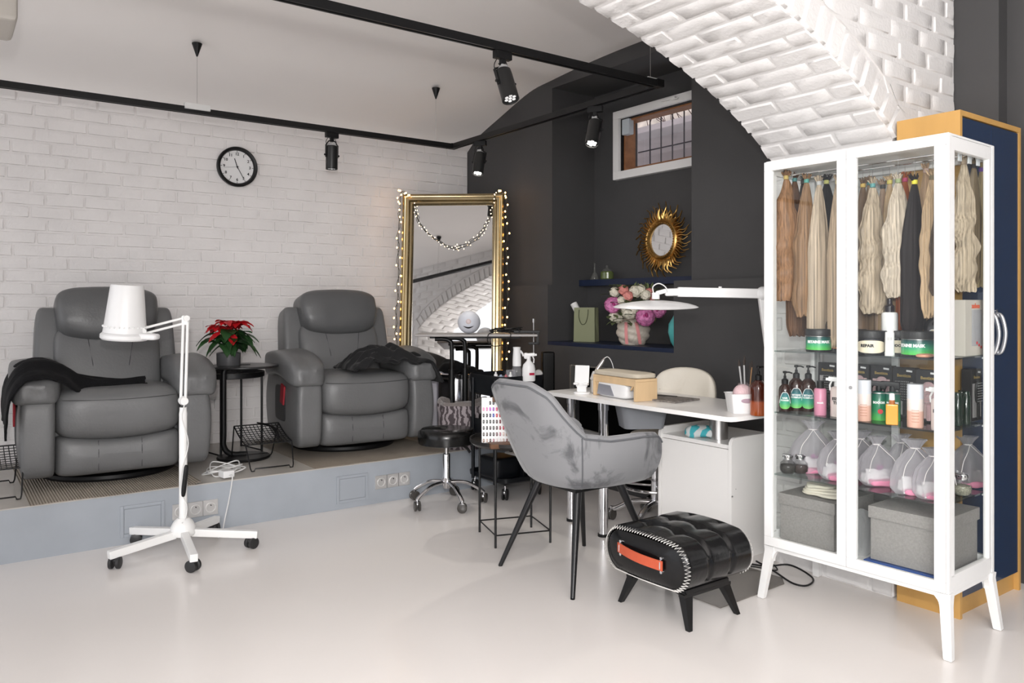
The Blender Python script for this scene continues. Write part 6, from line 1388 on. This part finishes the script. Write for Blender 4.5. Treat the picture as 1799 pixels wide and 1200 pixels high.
def spice(label, px, xp, yp=None, m=(.02, .017, .014)):
    p = place(px, xp, Z3) if yp is None else cab(cxp(px, yp), yp, Z3)
    t = thing('spice_jar', label, 'jar', p, 0); b = MB(); b.lathe([(0, 0), (.02, 0), (.03, .01), (.0325, .026), (.029, .042), (.019, .052), (.018, .058), (0, .058)], n=32); b.obj('jar_body', glass('jar_glass', (.9, .9, .9), 1.4, .02, .05, (.3, .3, .3)), t)
    b = MB(); b.lathe([(0, .003), (.019, .003), (.028, .012), (.030, .026), (.027, .036), (0, .038)], n=28); b.obj('contents', mat('spice_%d' % int(m[0]*1000), m, .9, var=.5, vscale=200), t)
    b = MB(); b.lathe([(0, .058), (.0195, .058), (.0195, .062), (.021, .064), (.021, .076), (.019, .078), (0, .078)], n=28); b.obj('lid', CHROME, t)
    for k_ in range(5): a = face(p)+(k_-2)*.5; b = MB(); b.sph((.0208*cos(a), .0208*sin(a), .070), .0026, 6, 4); b.obj('lid_hole', BLACK, t)
spice('round glass spice jar with black contents at the left of the lower shelf', 1384, .06); spice('second round spice jar just behind the first', 1406, .10, m=(.035, .015, .012))
spice('round glass jar at the right front corner of the lower shelf', 1660, .05); spice('round glass jar with pale contents behind the side glass', 1690, 0, .05, (.35, .34, .26))

# ------------------------------------------------------------------ storage boxes
FAB = mat('grey_fabric', (.30, .285, .275), .9, var=.10, vscale=140, bump=.35, bscale=420, stretch=(1, 1, 1))
def sbox(label, x0, x1, y0, y1, h, z=Z4):
    c = cab((x0+x1)/2, (y0+y1)/2, z); t = thing('storage_box', label, 'storage box', c, CR); lx, ly = x1-x0, y1-y0
    b = MB(); b.box((0, 0, (h-.01)/2), (lx-.012, ly-.012, h-.01), r=.002); b.obj('body', FAB, t); b = MB(); b.box((0, 0, h-.022), (lx, ly, .044), r=.002); b.obj('lid', FAB, t)
sbox('grey fabric storage box at the lower left, gloves on its lid', .045, .34, .43, .672, .185)
sbox('grey fabric storage box at the lower right on the blue folder', .045, .335, .035, .30, .195, Z4+.0125)
b = MB(); b.soft((0, 0, .03), (.12, .10, .08), (.8, .8), 14, lambda x, y, z, p: p+Vector((wr(p, 20, .012), 0, wr(p, 14, .02)))); o = tag(b.obj('plastic_bag', organza('clear_film', (.85, .86, .88), .25), loc=cab(.14, .365, Z4+.012)), 'crumpled clear plastic bag standing between the two grey boxes', 'plastic bag'); o.scale = (1, .8, 2.2)
b = MB(); b.box((0, 0, .0055), (.31, .285, .011), r=.003); b.box((-.15, .0, .0062), (.006, .26, .012), r=.002); tag(b.obj('blue_folder', mat('blue_folder', (.015, .07, .28), .3), loc=cab(.185, .168, Z4), rot=(0, 0, CR)), 'blue folder lying under the right grey box', 'folder')
b = MB()
for k_ in range(4): b.soft((.0+.008*k_, .01*k_, .008+.008*k_), (.10, .17-.02*k_, .014), (.6, .8), 10, lambda x, y, z, p: p+Vector((wr(p+Vector((k_, 0, 0)), 22, .012), 0, wr(p, 30, .006))), rot=(0, 0, R(10*k_)))
tag(b.obj('gloves', mat('cream_cotton', (.72, .67, .56), .8), loc=cab(.13, .52, Z4+.187)), 'cream cotton gloves folded on the lid of the left grey box', 'gloves')
